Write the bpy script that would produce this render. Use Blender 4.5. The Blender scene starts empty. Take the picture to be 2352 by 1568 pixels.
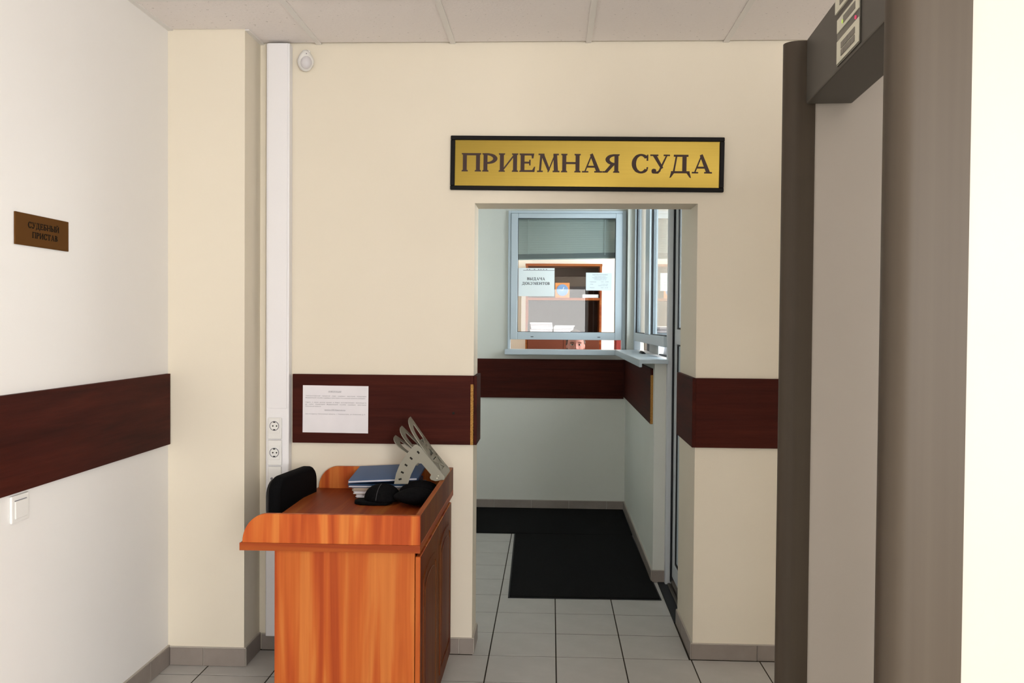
import bpy, bmesh, math, random
from mathutils import Vector, Matrix

random.seed(7)
sc = bpy.context.scene
COL = sc.collection
PI = math.pi

# ------------------------------------------------------------------ camera
cam_d = bpy.data.cameras.new('camera')
cam = bpy.data.objects.new('camera', cam_d)
COL.objects.link(cam)
YAW, PITCH, ROLL, FPX = -.0431, -.021, .0077, 2073.432
_F = Vector((math.sin(YAW)*math.cos(PITCH), math.cos(YAW)*math.cos(PITCH), math.sin(PITCH)))
_r = Vector((math.cos(YAW), -math.sin(YAW), 0))
_u = _r.cross(_F)
_r2 = math.cos(ROLL)*_r + math.sin(ROLL)*_u
_u2 = -math.sin(ROLL)*_r + math.cos(ROLL)*_u
M = Matrix(((_r2.x, _u2.x, -_F.x), (_r2.y, _u2.y, -_F.y), (_r2.z, _u2.z, -_F.z))).to_4x4()
M.translation = Vector((-.0346, -4.0169, 1.4898))
cam.matrix_world = M
cam_d.sensor_width = 36.0
cam_d.lens = 36.0*FPX/2352.0
cam_d.clip_start = .05
sc.camera = cam

# ------------------------------------------------------------------ world, lights, exposure
w = bpy.data.worlds.new('daylight')
sc.world = w
w.use_nodes = True
bg = w.node_tree.nodes['Background']
bg.inputs[0].default_value = (1.0, .985, .955, 1)
bg.inputs[1].default_value = 10.0
sc.view_settings.view_transform = 'Standard'
sc.view_settings.look = 'None'
sc.view_settings.gamma = 1
sc.view_settings.use_curve_mapping = False
sc.view_settings.exposure = -0.55


def area(name, loc, target, sx, sy, power, col):
    d = bpy.data.lights.new(name, 'AREA')
    d.shape = 'RECTANGLE'
    d.size, d.size_y, d.energy, d.color = sx, sy, power, col
    o = bpy.data.objects.new(name, d)
    COL.objects.link(o)
    o.location = loc
    o.rotation_euler = (Vector(target)-Vector(loc)).to_track_quat('-Z', 'Y').to_euler()
    return o


area('daylight_front_window', (1.20, -6.45, 1.70), (.2, 0, 1.5), .80, 1.6, 175, (1.0, .975, .95))
area('daylight_side_window', (2.28, -4.75, 1.70), (-1.7, -3.6, 1.5), 2.0, 1.6, 48, (1.0, .98, .96))
area('daylight_office_window', (3.95, 3.6, 1.7), (0, 3.9, 1.4), 3.4, 1.7, 330, (.97, .98, 1.0))
area('daylight_office_side_window', (2.3, .30, 1.7), (2.0, 3.5, 1.4), 1.6, 1.7, 190, (.74, .89, 1.0))

# ------------------------------------------------------------------ materials
MATS = {}


def new_mat(name, rough=.6, spec=.4, metal=0.0, color=(.5, .5, .5)):
    m = bpy.data.materials.new(name)
    m.use_nodes = True
    b = m.node_tree.nodes['Principled BSDF']
    b.inputs['Base Color'].default_value = (*color, 1)
    b.inputs['Roughness'].default_value = rough
    b.inputs['Metallic'].default_value = metal
    b.inputs['Specular IOR Level'].default_value = spec
    MATS[name] = m
    return m


def N(m, t, **kw):
    n = m.node_tree.nodes.new(t)
    for k, v in kw.items():
        setattr(n, k, v)
    return n


def L(m, a, b):
    m.node_tree.links.new(a, b)


def s2l(c):
    return tuple((x/255/12.92 if x/255 <= .04045 else ((x/255+.055)/1.055)**2.4) for x in c)


def coords(m, scale, rot=(0, 0, 0), kind='Object'):
    tc = N(m, 'ShaderNodeTexCoord')
    mp = N(m, 'ShaderNodeMapping')
    mp.inputs['Scale'].default_value = scale
    mp.inputs['Rotation'].default_value = rot
    L(m, tc.outputs[kind], mp.inputs['Vector'])
    return mp.outputs['Vector']


def noise(m, vec, scale, detail=3, rough=.5, dist=0):
    n = N(m, 'ShaderNodeTexNoise')
    n.inputs['Scale'].default_value = scale
    n.inputs['Detail'].default_value = detail
    n.inputs['Roughness'].default_value = rough
    n.inputs['Distortion'].default_value = dist
    L(m, vec, n.inputs['Vector'])
    return n.outputs['Fac']


def ramp(m, fac, stops):
    r = N(m, 'ShaderNodeValToRGB')
    e = r.color_ramp.elements
    while len(e) < len(stops):
        e.new(.5)
    for i, (p, c) in enumerate(stops):
        e[i].position = p
        e[i].color = (*c, 1)
    L(m, fac, r.inputs['Fac'])
    return r.outputs['Color']


def bump(m, fac, strength, dist=.002):
    b = N(m, 'ShaderNodeBump')
    b.inputs['Strength'].default_value = strength
    b.inputs['Distance'].default_value = dist
    L(m, fac, b.inputs['Height'])
    L(m, b.outputs['Normal'], m.node_tree.nodes['Principled BSDF'].inputs['Normal'])


def base(m, out):
    L(m, out, m.node_tree.nodes['Principled BSDF'].inputs['Base Color'])


def mixc(m, fac, a, b, mode='MIX'):
    n = N(m, 'ShaderNodeMix', data_type='RGBA', blend_type=mode)
    if isinstance(fac, float):
        n.inputs[0].default_value = fac
    else:
        L(m, fac, n.inputs[0])
    for s, v in ((6, a), (7, b)):
        if isinstance(v, tuple):
            n.inputs[s].default_value = (*v, 1)
        else:
            L(m, v, n.inputs[s])
    return n.outputs[2]


def paint(name, c, c2=None, rough=.62, tex=.12):
    m = new_mat(name, rough, .3, 0, c)
    v = coords(m, (1, 1, 1))
    n1 = noise(m, v, 1.6, 4, .55)
    base(m, ramp(m, n1, [(.3, c), (.75, c2 or tuple(x*.95 for x in c))]))
    bump(m, noise(m, v, 140, 2), tex, .0015)
    return m


paint('wall_cream', (.77, .705, .585), (.745, .68, .56))
paint('wall_white', (.85, .838, .822), (.83, .815, .80))
paint('wall_nook', (.72, .735, .69), (.69, .705, .65))
paint('wall_office', (.86, .80, .70))
new_mat('plain_white', .5, .4, 0, (.82, .82, .82))
m = new_mat('ceiling_slab', .9, .1, 0, (.05, .05, .05))


def mahogany(name, axis):
    m = new_mat(name, .55, .06, 0)
    s = [14, 14, 14]
    s[axis] = .9
    v = coords(m, tuple(s))
    n1 = noise(m, v, 1.3, 4, .55, .6)
    n2 = noise(m, v, 7, 3, .6, .2)
    c1 = ramp(m, n1, [(.25, (.030, .0075, .0055)), (.52, (.058, .012, .008)), (.8, (.082, .017, .010))])
    c2 = ramp(m, n2, [(.3, (.6, .55, .5)), (.7, (1, 1, 1))])
    base(m, mixc(m, .6, c1, c2, 'MULTIPLY'))
    return m


mahogany('mahogany_x', 0)
mahogany('mahogany_y', 1)


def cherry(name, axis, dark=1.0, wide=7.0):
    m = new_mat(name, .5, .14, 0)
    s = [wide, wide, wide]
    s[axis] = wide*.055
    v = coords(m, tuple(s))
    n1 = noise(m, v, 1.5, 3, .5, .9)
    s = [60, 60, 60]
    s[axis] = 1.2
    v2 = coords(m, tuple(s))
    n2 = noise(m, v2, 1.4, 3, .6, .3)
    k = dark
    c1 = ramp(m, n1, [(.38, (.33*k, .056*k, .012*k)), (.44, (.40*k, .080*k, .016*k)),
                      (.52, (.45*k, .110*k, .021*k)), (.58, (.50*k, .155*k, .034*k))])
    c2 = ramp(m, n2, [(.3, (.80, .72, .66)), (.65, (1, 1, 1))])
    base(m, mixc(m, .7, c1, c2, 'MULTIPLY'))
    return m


cherry('cherry_z', 2)
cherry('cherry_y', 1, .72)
cherry('cherry_x', 0, .80)
cherry('cherry_lip', 2, 1.12, 9)
cherry('cherry_shaded', 2, .30, 6)  # same cherry, with the shade of the right-hand faces put into its colour
cherry('shelf_wood', 0, .55, 10)
new_mat('shelf_back', .6, .15, 0, (.040, .014, .008))
new_mat('shelf_door', .5, .2, 0, (.11, .026, .010))

m = new_mat('chipboard', .8, .2, 0)
v = coords(m, (1, 1, 1))
base(m, ramp(m, noise(m, v, 260, 3, .7), [(.35, (.22, .10, .025)), (.6, (.50, .27, .07)), (.75, (.68, .45, .18))]))

m = new_mat('floor_tile', .38, .4, 0)
v = coords(m, (1, 1, 1), kind='Object')
base(m, ramp(m, noise(m, v, 9, 5, .6), [(.3, (.46, .45, .43)), (.7, (.51, .495, .475))]))
m = new_mat('skirting_tile', .42, .4, 0)
v = coords(m, (1, 1, 1))
base(m, ramp(m, noise(m, v, 9, 5, .6), [(.3, (.235, .20, .178)), (.7, (.285, .245, .218))]))
new_mat('grout', .95, .1, 0, (.045, .038, .030))
new_mat('light_grout', .9, .2, 0, (.48, .44, .39))
m = new_mat('ceiling_tile', .9, .1, 0)
v = coords(m, (1, 1, 1))
vv = coords(m, (75, 120, 60))
f = noise(m, vv, 1.0, 2, .5, .4)
base(m, ramp(m, f, [(.255, (.34, .31, .29)), (.29, (.86, .81, .79)), (.7, (.88, .83, .81))]))
bump(m, noise(m, v, 90, 3, .6), .5, .002)
new_mat('tee_bar', .5, .3, 0, (.80, .775, .75))
new_mat('pvc', .35, .3, 0, (.51, .59, .65))
new_mat('pvc_door', .35, .35, 0, (.60, .635, .67))
new_mat('pvc_white', .35, .45, 0, (.82, .81, .83))
new_mat('socket_white', .35, .45, 0, (.80, .79, .77))
new_mat('rubber', .6, .3, 0, (.012, .013, .016))
new_mat('dark_metal', .4, .5, .6, (.10, .085, .07))
new_mat('black_frame', .45, .12, 0, (.006, .005, .005))
m = new_mat('brass', .30, .5, 1.0)
v = coords(m, (1.2, 60, 220))
base(m, ramp(m, noise(m, v, 1.5, 3), [(.3, (.295, .208, .041)), (.7, (.325, .230, .047))]))
m = new_mat('bronze', .7, .03, 0, (.105, .045, .012))
new_mat('letter_brown', .5, .3, 0, (.040, .017, .012))
new_mat('letter_dark', .7, .05, 0, (.007, .006, .004))
m = new_mat('paper', .8, .2, 0)
v = coords(m, (1, 1, 1))
base(m, ramp(m, noise(m, v, 12, 3), [(.3, (.78, .76, .79)), (.7, (.82, .80, .83))]))
new_mat('paper_blue', .8, .2, 0, (.76, .84, .87))
new_mat('box_grey', .6, .2, 0, (.09, .09, .10))
new_mat('paper_pale', .8, .2, 0, (.88, .95, .97))
new_mat('carton_white', .7, .2, 0, (.55, .54, .53))
new_mat('document_white', .8, .1, 0, (.58, .55, .57))
new_mat('document_grey', .8, .1, 0, (.36, .33, .35))
new_mat('ink', .8, .1, 0, (.05, .05, .06))
new_mat('ink_grey', .8, .1, 0, (.22, .22, .25))
m = new_mat('chair_fabric', .85, .08, 0)
v = coords(m, (1, 1, 1))
base(m, ramp(m, noise(m, v, 300, 2), [(.3, (.0025, .0025, .003)), (.7, (.005, .005, .006))]))
bump(m, noise(m, v, 500, 2), .4, .001)
new_mat('black_plastic', .4, .4, 0, (.010, .010, .011))
m = new_mat('black_cloth', .85, .08, 0)
v = coords(m, (1, 1, 1))
base(m, ramp(m, noise(m, v, 120, 3), [(.3, (.003, .003, .0035)), (.7, (.007, .007, .008))]))
bump(m, noise(m, v, 35, 3), .35, .004)
new_mat('grey_cord', .6, .2, 0, (.10, .10, .105))
new_mat('folder_blue', .4, .14, 0, (.060, .120, .255))
new_mat('folder_navy', .4, .4, 0, (.012, .05, .12))
new_mat('folder_grey', .6, .3, 0, (.34, .29, .27))
new_mat('folder_beige', .6, .3, 0, (.50, .40, .32))
new_mat('sorter_grey', .45, .4, 0, (.265, .255, .205))
new_mat('slot_dark', .8, .1, 0, (.02, .018, .015))
m = new_mat('mat_black', .95, .1, 0)
v = coords(m, (1, 1, 1))
base(m, ramp(m, noise(m, v, 160, 3), [(.3, (.004, .004, .004)), (.7, (.009, .009, .009))]))
bump(m, noise(m, v, 400, 2), .6, .002)
m = new_mat('detector_panel', .5, .35, 0)
v = coords(m, (1, 1, 1))
base(m, ramp(m, noise(m, v, 2.0, 3), [(.3, (.385, .348, .305)), (.7, (.41, .37, .325))]))
m = new_mat('detector_cap', .5, .2, 0)
v = coords(m, (40, 40, .6))
base(m, ramp(m, noise(m, v, 1.0, 3), [(.3, (.052, .039, .027)), (.7, (.062, .048, .034))]))
new_mat('detector_bar', .5, .25, 0, (.075, .067, .056))
new_mat('panel_label', .5, .3, 0, (.62, .60, .48))
new_mat('key_grey', .5, .3, 0, (.17, .155, .13))
new_mat('display_dark', .25, .5, 0, (.055, .05, .04))


def emit(name, c, s):
    m = bpy.data.materials.new(name)
    m.use_nodes = True
    nt = m.node_tree
    nt.nodes.remove(nt.nodes['Principled BSDF'])
    e = nt.nodes.new('ShaderNodeEmission')
    e.inputs[0].default_value = (*c, 1)
    e.inputs[1].default_value = s
    nt.links.new(e.outputs[0], nt.nodes['Material Output'].inputs[0])
    MATS[name] = m


emit('led_green', (.75, .95, .20), 1.0)
emit('led_red', (.95, .12, .22), 1.0)
new_mat('blind_slat', .5, .3, 0, (.40, .46, .44))
new_mat('blind_rail', .45, .4, 0, (.10, .13, .135))
new_mat('clock_wood', .4, .4, 0, (.55, .19, .035))
new_mat('clock_blue', .35, .5, 0, (.12, .24, .45))
new_mat('red_binder', .5, .2, 0, (.20, .020, .015))
new_mat('skin', .55, .3, 0, (.30, .125, .10))
new_mat('hair', .6, .3, 0, (.045, .02, .012))
new_mat('eye_white', .3, .5, 0, (.55, .48, .44))
new_mat('iris', .25, .5, 0, (.02, .012, .008))
new_mat('lips', .5, .3, 0, (.36, .09, .08))
new_mat('blouse', .8, .2, 0, (.10, .11, .15))
new_mat('trousers', .8, .2, 0, (.02, .02, .025))
new_mat('shoe', .5, .4, 0, (.012, .012, .012))
new_mat('sensor_lens', .35, .4, 0, (.62, .60, .62))
new_mat('laminate_floor', .4, .4, 0, (.36, .26, .17))
new_mat('steel', .3, .5, 1.0, (.6, .6, .6))
new_mat('ground', .9, .1, 0, (.35, .33, .31))


def glass(name, tint):
    m = bpy.data.materials.new(name)
    m.use_nodes = True
    nt = m.node_tree
    nt.nodes.remove(nt.nodes['Principled BSDF'])
    geo = nt.nodes.new('ShaderNodeNewGeometry')
    dot = nt.nodes.new('ShaderNodeVectorMath')
    dot.operation = 'DOT_PRODUCT'
    nt.links.new(geo.outputs['Normal'], dot.inputs[0])
    nt.links.new(geo.outputs['Incoming'], dot.inputs[1])

    def mth(op, a, b=None):
        n = nt.nodes.new('ShaderNodeMath')
        n.operation = op
        for i, x in enumerate((a, b)):
            if x is None:
                continue
            if isinstance(x, (int, float)):
                n.inputs[i].default_value = x
            else:
                nt.links.new(x, n.inputs[i])
        return n.outputs[0]
    c = mth('ABSOLUTE', dot.outputs['Value'])
    p5 = mth('POWER', mth('SUBTRACT', 1.0, c), 5.0)
    fac = mth('ADD', mth('MULTIPLY', p5, .95), .045)
    tr = nt.nodes.new('ShaderNodeBsdfTransparent')
    tr.inputs[0].default_value = (*tint, 1)
    gl = nt.nodes.new('ShaderNodeBsdfGlossy')
    gl.inputs['Roughness'].default_value = 0.0
    mx = nt.nodes.new('ShaderNodeMixShader')
    nt.links.new(fac, mx.inputs[0])
    nt.links.new(tr.outputs[0], mx.inputs[1])
    nt.links.new(gl.outputs[0], mx.inputs[2])
    nt.links.new(mx.outputs[0], nt.nodes['Material Output'].inputs[0])
    MATS[name] = m


glass('window_glass', (.97, .985, .985))

# ------------------------------------------------------------------ mesh helpers
OFFS = {}


class MB:
    def __init__(s):
        s.v, s.f = [], []

    def add(s, vs, fs):
        o = len(s.v)
        s.v += [tuple(x) for x in vs]
        s.f += [tuple(i+o for i in q) for q in fs]
        return s

    def box(s, x0, y0, z0, x1, y1, z1):
        x0, x1 = min(x0, x1), max(x0, x1)
        y0, y1 = min(y0, y1), max(y0, y1)
        z0, z1 = min(z0, z1), max(z0, z1)
        return s.add([(x0, y0, z0), (x1, y0, z0), (x1, y1, z0), (x0, y1, z0), (x0, y0, z1), (x1, y0, z1), (x1, y1, z1), (x0, y1, z1)],
                     [(0, 3, 2, 1), (4, 5, 6, 7), (0, 1, 5, 4), (1, 2, 6, 5), (2, 3, 7, 6), (3, 0, 4, 7)])

    def obox(s, c, ex, ey, ez):
        """oriented box: centre and three half-extent vectors"""
        c, ex, ey, ez = Vector(c), Vector(ex), Vector(ey), Vector(ez)
        vs = [c+a*ex+b*ey+d*ez for d in (-1, 1) for a, b in ((-1, -1), (1, -1), (1, 1), (-1, 1))]
        return s.add(vs, [(0, 3, 2, 1), (4, 5, 6, 7), (0, 1, 5, 4), (1, 2, 6, 5), (2, 3, 7, 6), (3, 0, 4, 7)])

    def prism(s, pts, o, a, b, n, d0, d1):
        """2-D polygon pts in plane (o; a, b) pushed from d0 to d1 along n"""
        o, a, b, n = Vector(o), Vector(a), Vector(b), Vector(n)
        k = len(pts)
        lo = [o+a*p[0]+b*p[1]+n*d0 for p in pts]
        hi = [o+a*p[0]+b*p[1]+n*d1 for p in pts]
        fs = [tuple(range(k-1, -1, -1)), tuple(range(k, 2*k))]
        fs += [(i, (i+1) % k, k+(i+1) % k, k+i) for i in range(k)]
        return s.add(lo+hi, fs)

    def tube(s, pts, r, n=8, caps=True):
        pts = [Vector(p) for p in pts]
        rs = r if isinstance(r, (list, tuple)) else [r]*len(pts)
        t0 = (pts[1]-pts[0]).normalized()
        up = Vector((0, 0, 1)) if abs(t0.z) < .9 else Vector((1, 0, 0))
        a = t0.cross(up).normalized()
        vs, fs = [], []
        for i, p in enumerate(pts):
            t = (pts[min(i+1, len(pts)-1)]-pts[max(i-1, 0)]).normalized()
            a = (a-t*a.dot(t)).normalized()
            b = t.cross(a)
            vs += [p+(a*math.cos(2*PI*k/n)+b*math.sin(2*PI*k/n))*rs[i] for k in range(n)]
        for i in range(len(pts)-1):
            for k in range(n):
                fs.append((i*n+k, i*n+(k+1) % n, (i+1)*n+(k+1) % n, (i+1)*n+k))
        if caps:
            fs += [tuple(range(n-1, -1, -1)), tuple((len(pts)-1)*n+k for k in range(n))]
        return s.add(vs, fs)

    def lathe(s, prof, c, axis, n=24):
        """profile [(radius, height)] spun about an axis through c"""
        c, ax = Vector(c), Vector(axis).normalized()
        up = Vector((0, 0, 1)) if abs(ax.z) < .9 else Vector((1, 0, 0))
        a = ax.cross(up).normalized()
        b = ax.cross(a)
        vs, fs = [], []
        for (r, h) in prof:
            vs += [c+ax*h+(a*math.cos(2*PI*k/n)+b*math.sin(2*PI*k/n))*max(r, 1e-5) for k in range(n)]
        for i in range(len(prof)-1):
            for k in range(n):
                fs.append((i*n+k, (i+1)*n+k, (i+1)*n+(k+1) % n, i*n+(k+1) % n))
        fs += [tuple(range(n)), tuple((len(prof)-1)*n+k for k in range(n-1, -1, -1))]
        return s.add(vs, fs)

    def ellipsoid(s, c, r, nu=28, nv=16, fn=None):
        c = Vector(c)
        vs, fs = [], []
        for j in range(nv+1):
            th = PI*j/nv
            for i in range(nu):
                ph = 2*PI*i/nu
                d = Vector((math.sin(th)*math.cos(ph), math.sin(th)*math.sin(ph), math.cos(th)))
                p = Vector((d.x*r[0], d.y*r[1], d.z*r[2]))
                if fn:
                    p = fn(d, p)
                vs.append(c+p)
        for j in range(nv):
            for i in range(nu):
                fs.append((j*nu+i, (j+1)*nu+i, (j+1)*nu+(i+1) % nu, j*nu+(i+1) % nu))
        return s.add(vs, fs)

    def mesh(s, name, off=(0, 0, 0), bevel=0, seg=1, smooth=False, fix=True):
        off = Vector(off)
        me = bpy.data.meshes.new(name)
        me.from_pydata([Vector(x)-off for x in s.v], [], s.f)
        bm = bmesh.new()
        bm.from_mesh(me)
        if smooth:
            bmesh.ops.remove_doubles(bm, verts=bm.verts, dist=1e-6)
        if fix:
            bmesh.ops.recalc_face_normals(bm, faces=bm.faces)
        if bevel:
            es = [e for e in bm.edges if len(e.link_faces) == 2 and e.calc_face_angle(0) > .5]
            bmesh.ops.bevel(bm, geom=es, offset=bevel, segments=seg, profile=.5, affect='EDGES', clamp_overlap=True)
        bm.to_mesh(me)
        bm.free()
        if smooth:
            for p in me.polygons:
                p.use_smooth = True
            me.set_sharp_from_angle(angle=math.radians(smooth if smooth > 1 else 40))
        return me

    def build(s, name, mat, parent=None, bevel=0, seg=1, smooth=False):
        off = OFFS.get(parent.name, Vector((0, 0, 0))) if parent else Vector((0, 0, 0))
        me = s.mesh(name, off, bevel, seg, smooth)
        me.materials.append(MATS[mat])
        o = bpy.data.objects.new(name, me)
        COL.objects.link(o)
        if parent:
            o.parent = parent
            OFFS[o.name] = off
        return o


def tag(o, label, cat, group=None, kind=None):
    o['label'] = label
    o['category'] = cat
    if group:
        o['group'] = group
    if kind:
        o['kind'] = kind
    return o


def thing(name, label, cat, loc, rotz=0, local=False, group=None):
    o = bpy.data.objects.new(name, None)
    o.empty_display_size = .05
    COL.objects.link(o)
    o.location = loc
    o.rotation_euler = (0, 0, rotz)
    OFFS[o.name] = Vector((0, 0, 0)) if local else Vector(loc)
    return tag(o, label, cat, group)


def structure(name, label, cat, mb, mat, **kw):
    o = mb.build(name, mat, **kw)
    return tag(o, label, cat, kind='structure')


def inst(src, name, parent, loc):
    o = src.copy()
    o.name = name
    COL.objects.link(o)
    o.parent = parent
    o.location = loc
    return o


def arc(cx, cy, rx, ry, a0, a1, n):
    return [(cx+rx*math.cos(math.radians(a0+(a1-a0)*i/n)), cy+ry*math.sin(math.radians(a0+(a1-a0)*i/n))) for i in range(n+1)]


# ------------------------------------------------------------------ serif capitals drawn as polygons
def R_(x0, y0, x1, y1):
    return [(x0, y0), (x1, y0), (x1, y1), (x0, y1)]


def ring(cx, cy, ro, ri, a0, a1, n=14):
    o = arc(cx, cy, ro[0], ro[1], a0, a1, n)
    i = arc(cx, cy, ri[0], ri[1], a0, a1, n)
    return [[o[k], o[k+1], i[k+1], i[k]] for k in range(n)]


SW = .19


def st(x, lo=True, hi=True, y0=0, y1=1):
    p = [R_(x, y0, x+SW, y1)]
    if lo:
        p.append([(x-.07, y0), (x+SW+.07, y0), (x+SW+.05, y0+.05), (x-.05, y0+.05)])
    if hi:
        p.append([(x-.05, y1-.05), (x+SW+.05, y1-.05), (x+SW+.07, y1), (x-.07, y1)])
    return p


def g_I():
    return st(.07)+st(.81)+[[(.26, .06), (.26, .20), (.81, .94), (.81, .80)]]


GLYPH = {
    'П': (st(.07)+st(.81)+[R_(.07, .91, 1.0, 1)], 1.10),
    'Р': (st(.07)+ring(.26, .715, (.56, .285), (.35, .205), -90, 90), .86),
    'И': (g_I(), 1.10),
    'Й': (g_I()+ring(.535, 1.24, (.22, .17), (.14, .11), 190, 350, 8), 1.10),
    'Е': (st(.07)+[R_(.07, .925, .76, 1), [(.70, .76), (.75, .76), (.80, 1), (.66, 1)], R_(.2, .47, .60, .545),
                   [(.55, .37), (.60, .37), (.60, .65), (.55, .65)], R_(.07, 0, .80, .075), [(.66, 0), (.82, 0), (.86, .26), (.80, .26)]], .91),
    'М': ([[(.13, 0), (.21, 0), (.29, 1), (.20, 1)], [(.20, 1), (.40, 1), (.72, .14), (.62, 0)], [(.60, 0), (.67, 0), (1.02, .93), (.97, 1)],
           [(.93, 1), (1.10, 1), (1.17, 0), (.97, 0)], R_(.03, 0, .32, .05), R_(.90, 0, 1.25, .05), R_(.10, .95, .40, 1), R_(.93, .95, 1.20, 1)], 1.30),
    'Н': (st(.07)+st(.81)+[R_(.26, .46, .81, .545)], 1.10),
    'А': ([[(.12, 0), (.20, 0), (.52, .86), (.48, .98)], [(.44, .97), (.60, 1.04), (1.02, 0), (.79, 0)], R_(.26, .27, .80, .345), R_(.02, 0, .34, .05), R_(.70, 0, 1.10, .05)], 1.09),
    'Я': (st(.66)+ring(.66, .715, (.50, .285), (.30, .205), 90, 270)+[[(.44, .46), (.66, .46), (.66, .43), (.28, 0), (.06, 0)], R_(.0, 0, .26, .05)], .96),
    'С': (ring(.52, .5, (.50, .53), (.29, .45), 42, 318, 22)+[[(.84, .68), (.90, .68), (.90, .99), (.86, .99)], [(.84, .16), (.90, .24), (.90, .30), (.84, .28)]], .98),
    'У': ([[(.10, 1), (.33, 1), (.70, .30), (.58, .22)], [(.86, 1), (.95, 1), (.56, .08), (.46, .12)], [(.46, .12), (.56, .08), (.42, -.03), (.26, -.03), (.22, .05), (.38, .05)],
           arc(.20, .09, .12, .12, 0, 330, 11), R_(.0, .95, .42, 1), R_(.74, .95, 1.06, 1)], 1.02),
    'Д': ([R_(.22, .92, 1.0, 1), R_(.70, .05, .90, 1), [(.18, .07), (.28, .07), (.40, 1), (.31, 1)], R_(.08, 0, 1.08, .085),
           [(.08, 0), (.24, 0), (.08, -.24), (.0, -.26)], [(.92, 0), (1.08, 0), (1.16, -.26), (1.08, -.24)]], 1.15),
    'В': (st(.07)+ring(.26, .75, (.46, .25), (.27, .18), -90, 90)+ring(.26, .265, (.54, .265), (.33, .19), -90, 90), .86),
    'Ы': (st(.07)+ring(.26, .29, (.48, .29), (.28, .21), -90, 90)+st(.98), 1.26),
    'Б': (st(.07)+ring(.26, .29, (.56, .29), (.35, .21), -90, 90)+[R_(.07, .925, .74, 1), [(.68, .76), (.73, .76), (.78, 1), (.64, 1)]], .88),
    'Т': (st(.42, True, False)+[R_(.05, .925, .98, 1), [(.02, 1), (.14, 1), (.07, .74), (.02, .74)], [(.89, 1), (1.01, 1), (1.01, .74), (.96, .74)]], 1.03),
    'К': (st(.07)+[[(.26, .44), (.34, .44), (.86, 1), (.76, 1)], [(.36, .56), (.50, .62), (.98, 0), (.74, 0)], R_(.66, 0, 1.04, .05), R_(.66, .95, .96, 1)], 1.02),
    'О': (ring(.54, .5, (.52, .53), (.31, .45), 0, 360, 26), 1.08),
    'Ч': (st(.76)+[R_(.10, .58, .29, 1), R_(.03, .95, .36, 1), R_(.24, .44, .78, .52), [(.10, .58), (.29, .58), (.36, .44), (.22, .46)]], 1.04),
    ' ': ([], .52),
}


def bold(p, k=.017):
    cx_ = sum(q[0] for q in p)/len(p)
    cy2 = sum(q[1] for q in p)/len(p)
    return [(q[0]+math.copysign(k, q[0]-cx_), q[1]+math.copysign(k, q[1]-cy2)) for q in p]


def lettering(mb, text, height, width, o, a, b, n, thick, gap=.06):
    """serif text, centred at o; a = reading direction, b = up, n = outward"""
    tot = sum(GLYPH[c][1]+gap for c in text)-gap
    sx = width/tot
    x = -width/2
    a, b, n = Vector(a), Vector(b), Vector(n)
    for c in text:
        polys, adv = GLYPH[c]
        for i, p in enumerate(polys):
            mb.prism([(x+q[0]*sx, (q[1]-.5)*height) for q in bold(p)], o, a, b, n, 0, thick+i*1.5e-5)
        x += (adv+gap)*sx
    return mb


def letters(text, height, width, o, a, b, n, thick, mat, parent, gap=.06):
    tot = sum(GLYPH[c][1]+gap for c in text)-gap
    sx = width/tot
    x = -width/2
    for c in text:
        if GLYPH[c][0]:
            mb = MB()
            for i, p in enumerate(GLYPH[c][0]):
                mb.prism([(x+q[0]*sx, (q[1]-.5)*height) for q in bold(p)], o, a, b, n, 0, thick+i*2e-5)
            mb.build('letter', mat, parent)
        x += (GLYPH[c][1]+gap)*sx


_txt = bpy.data.curves.new('txt', 'FONT')
_txto = bpy.data.objects.new('txt', _txt)
COL.objects.link(_txto)


def small_text(mb, text, height, width, o, a, b, n, lift=.0006, align='C', shear=0.0):
    """small print from the built-in font, as flat faces fitted into width x height"""
    _txt.body = text
    _txt.resolution_u = 2
    _txt.shear = shear
    bpy.context.view_layer.update()
    me = bpy.data.meshes.new_from_object(_txto.evaluated_get(bpy.context.evaluated_depsgraph_get()))
    xs = [v.co.x for v in me.vertices]
    x0, x1 = min(xs), max(xs)
    sy = height/.72
    sx = width/(x1-x0) if width else sy
    o, a, b, n = Vector(o), Vector(a), Vector(b), Vector(n)
    sh = (x1-x0)*sx
    base_ = {'C': -sh/2, 'L': 0.0, 'R': -sh}[align]
    mb.add([o+a*((v.co.x-x0)*sx+base_)+b*((v.co.y-.36)*sy)+n*lift for v in me.vertices], [tuple(p.vertices) for p in me.polygons])
    bpy.data.meshes.remove(me)


# ================================================================== THE SETTING
XL = -1.678           # left wall
XR = 2.00             # right wall
YB = -6.20            # street side wall
ZC = 2.7219           # ceiling grid
OX0, OX1, OZ = -.378, .606, 2.019   # opening in the back wall
ZT = 2.95

# ---- floor with tiles
fl = structure('floor', 'pale grey square floor tiles with dark joints through hall and passage', 'floor',
               MB().box(XL-.1, YB-.2, -.10, XR+.1, .2, -.0012).box(-1.4, .2, -.10, .72, 3.3, -.0012).box(.606, .2, -.1, .72, .5, -.0012), 'grout')
tm = MB().box(.0028, .0028, -.012, .2972, .2972, 0).mesh('floor_tile', bevel=.0006)
tm.materials.append(MATS['floor_tile'])


def floor_tile(x0, y0, x1, y1):
    if x1-x0 > .2995 and y1-y0 > .2995:
        me = tm
    else:
        me = MB().box(.0028, .0028, -.012, x1-x0-.0028, y1-y0-.0028, 0).mesh('floor_tile', bevel=.0006)
        me.materials.append(MATS['floor_tile'])
    o = bpy.data.objects.new('floor_tile', me)
    COL.objects.link(o)
    o.parent = fl
    o.location = (x0, y0, random.uniform(-.0004, .0004))


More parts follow.
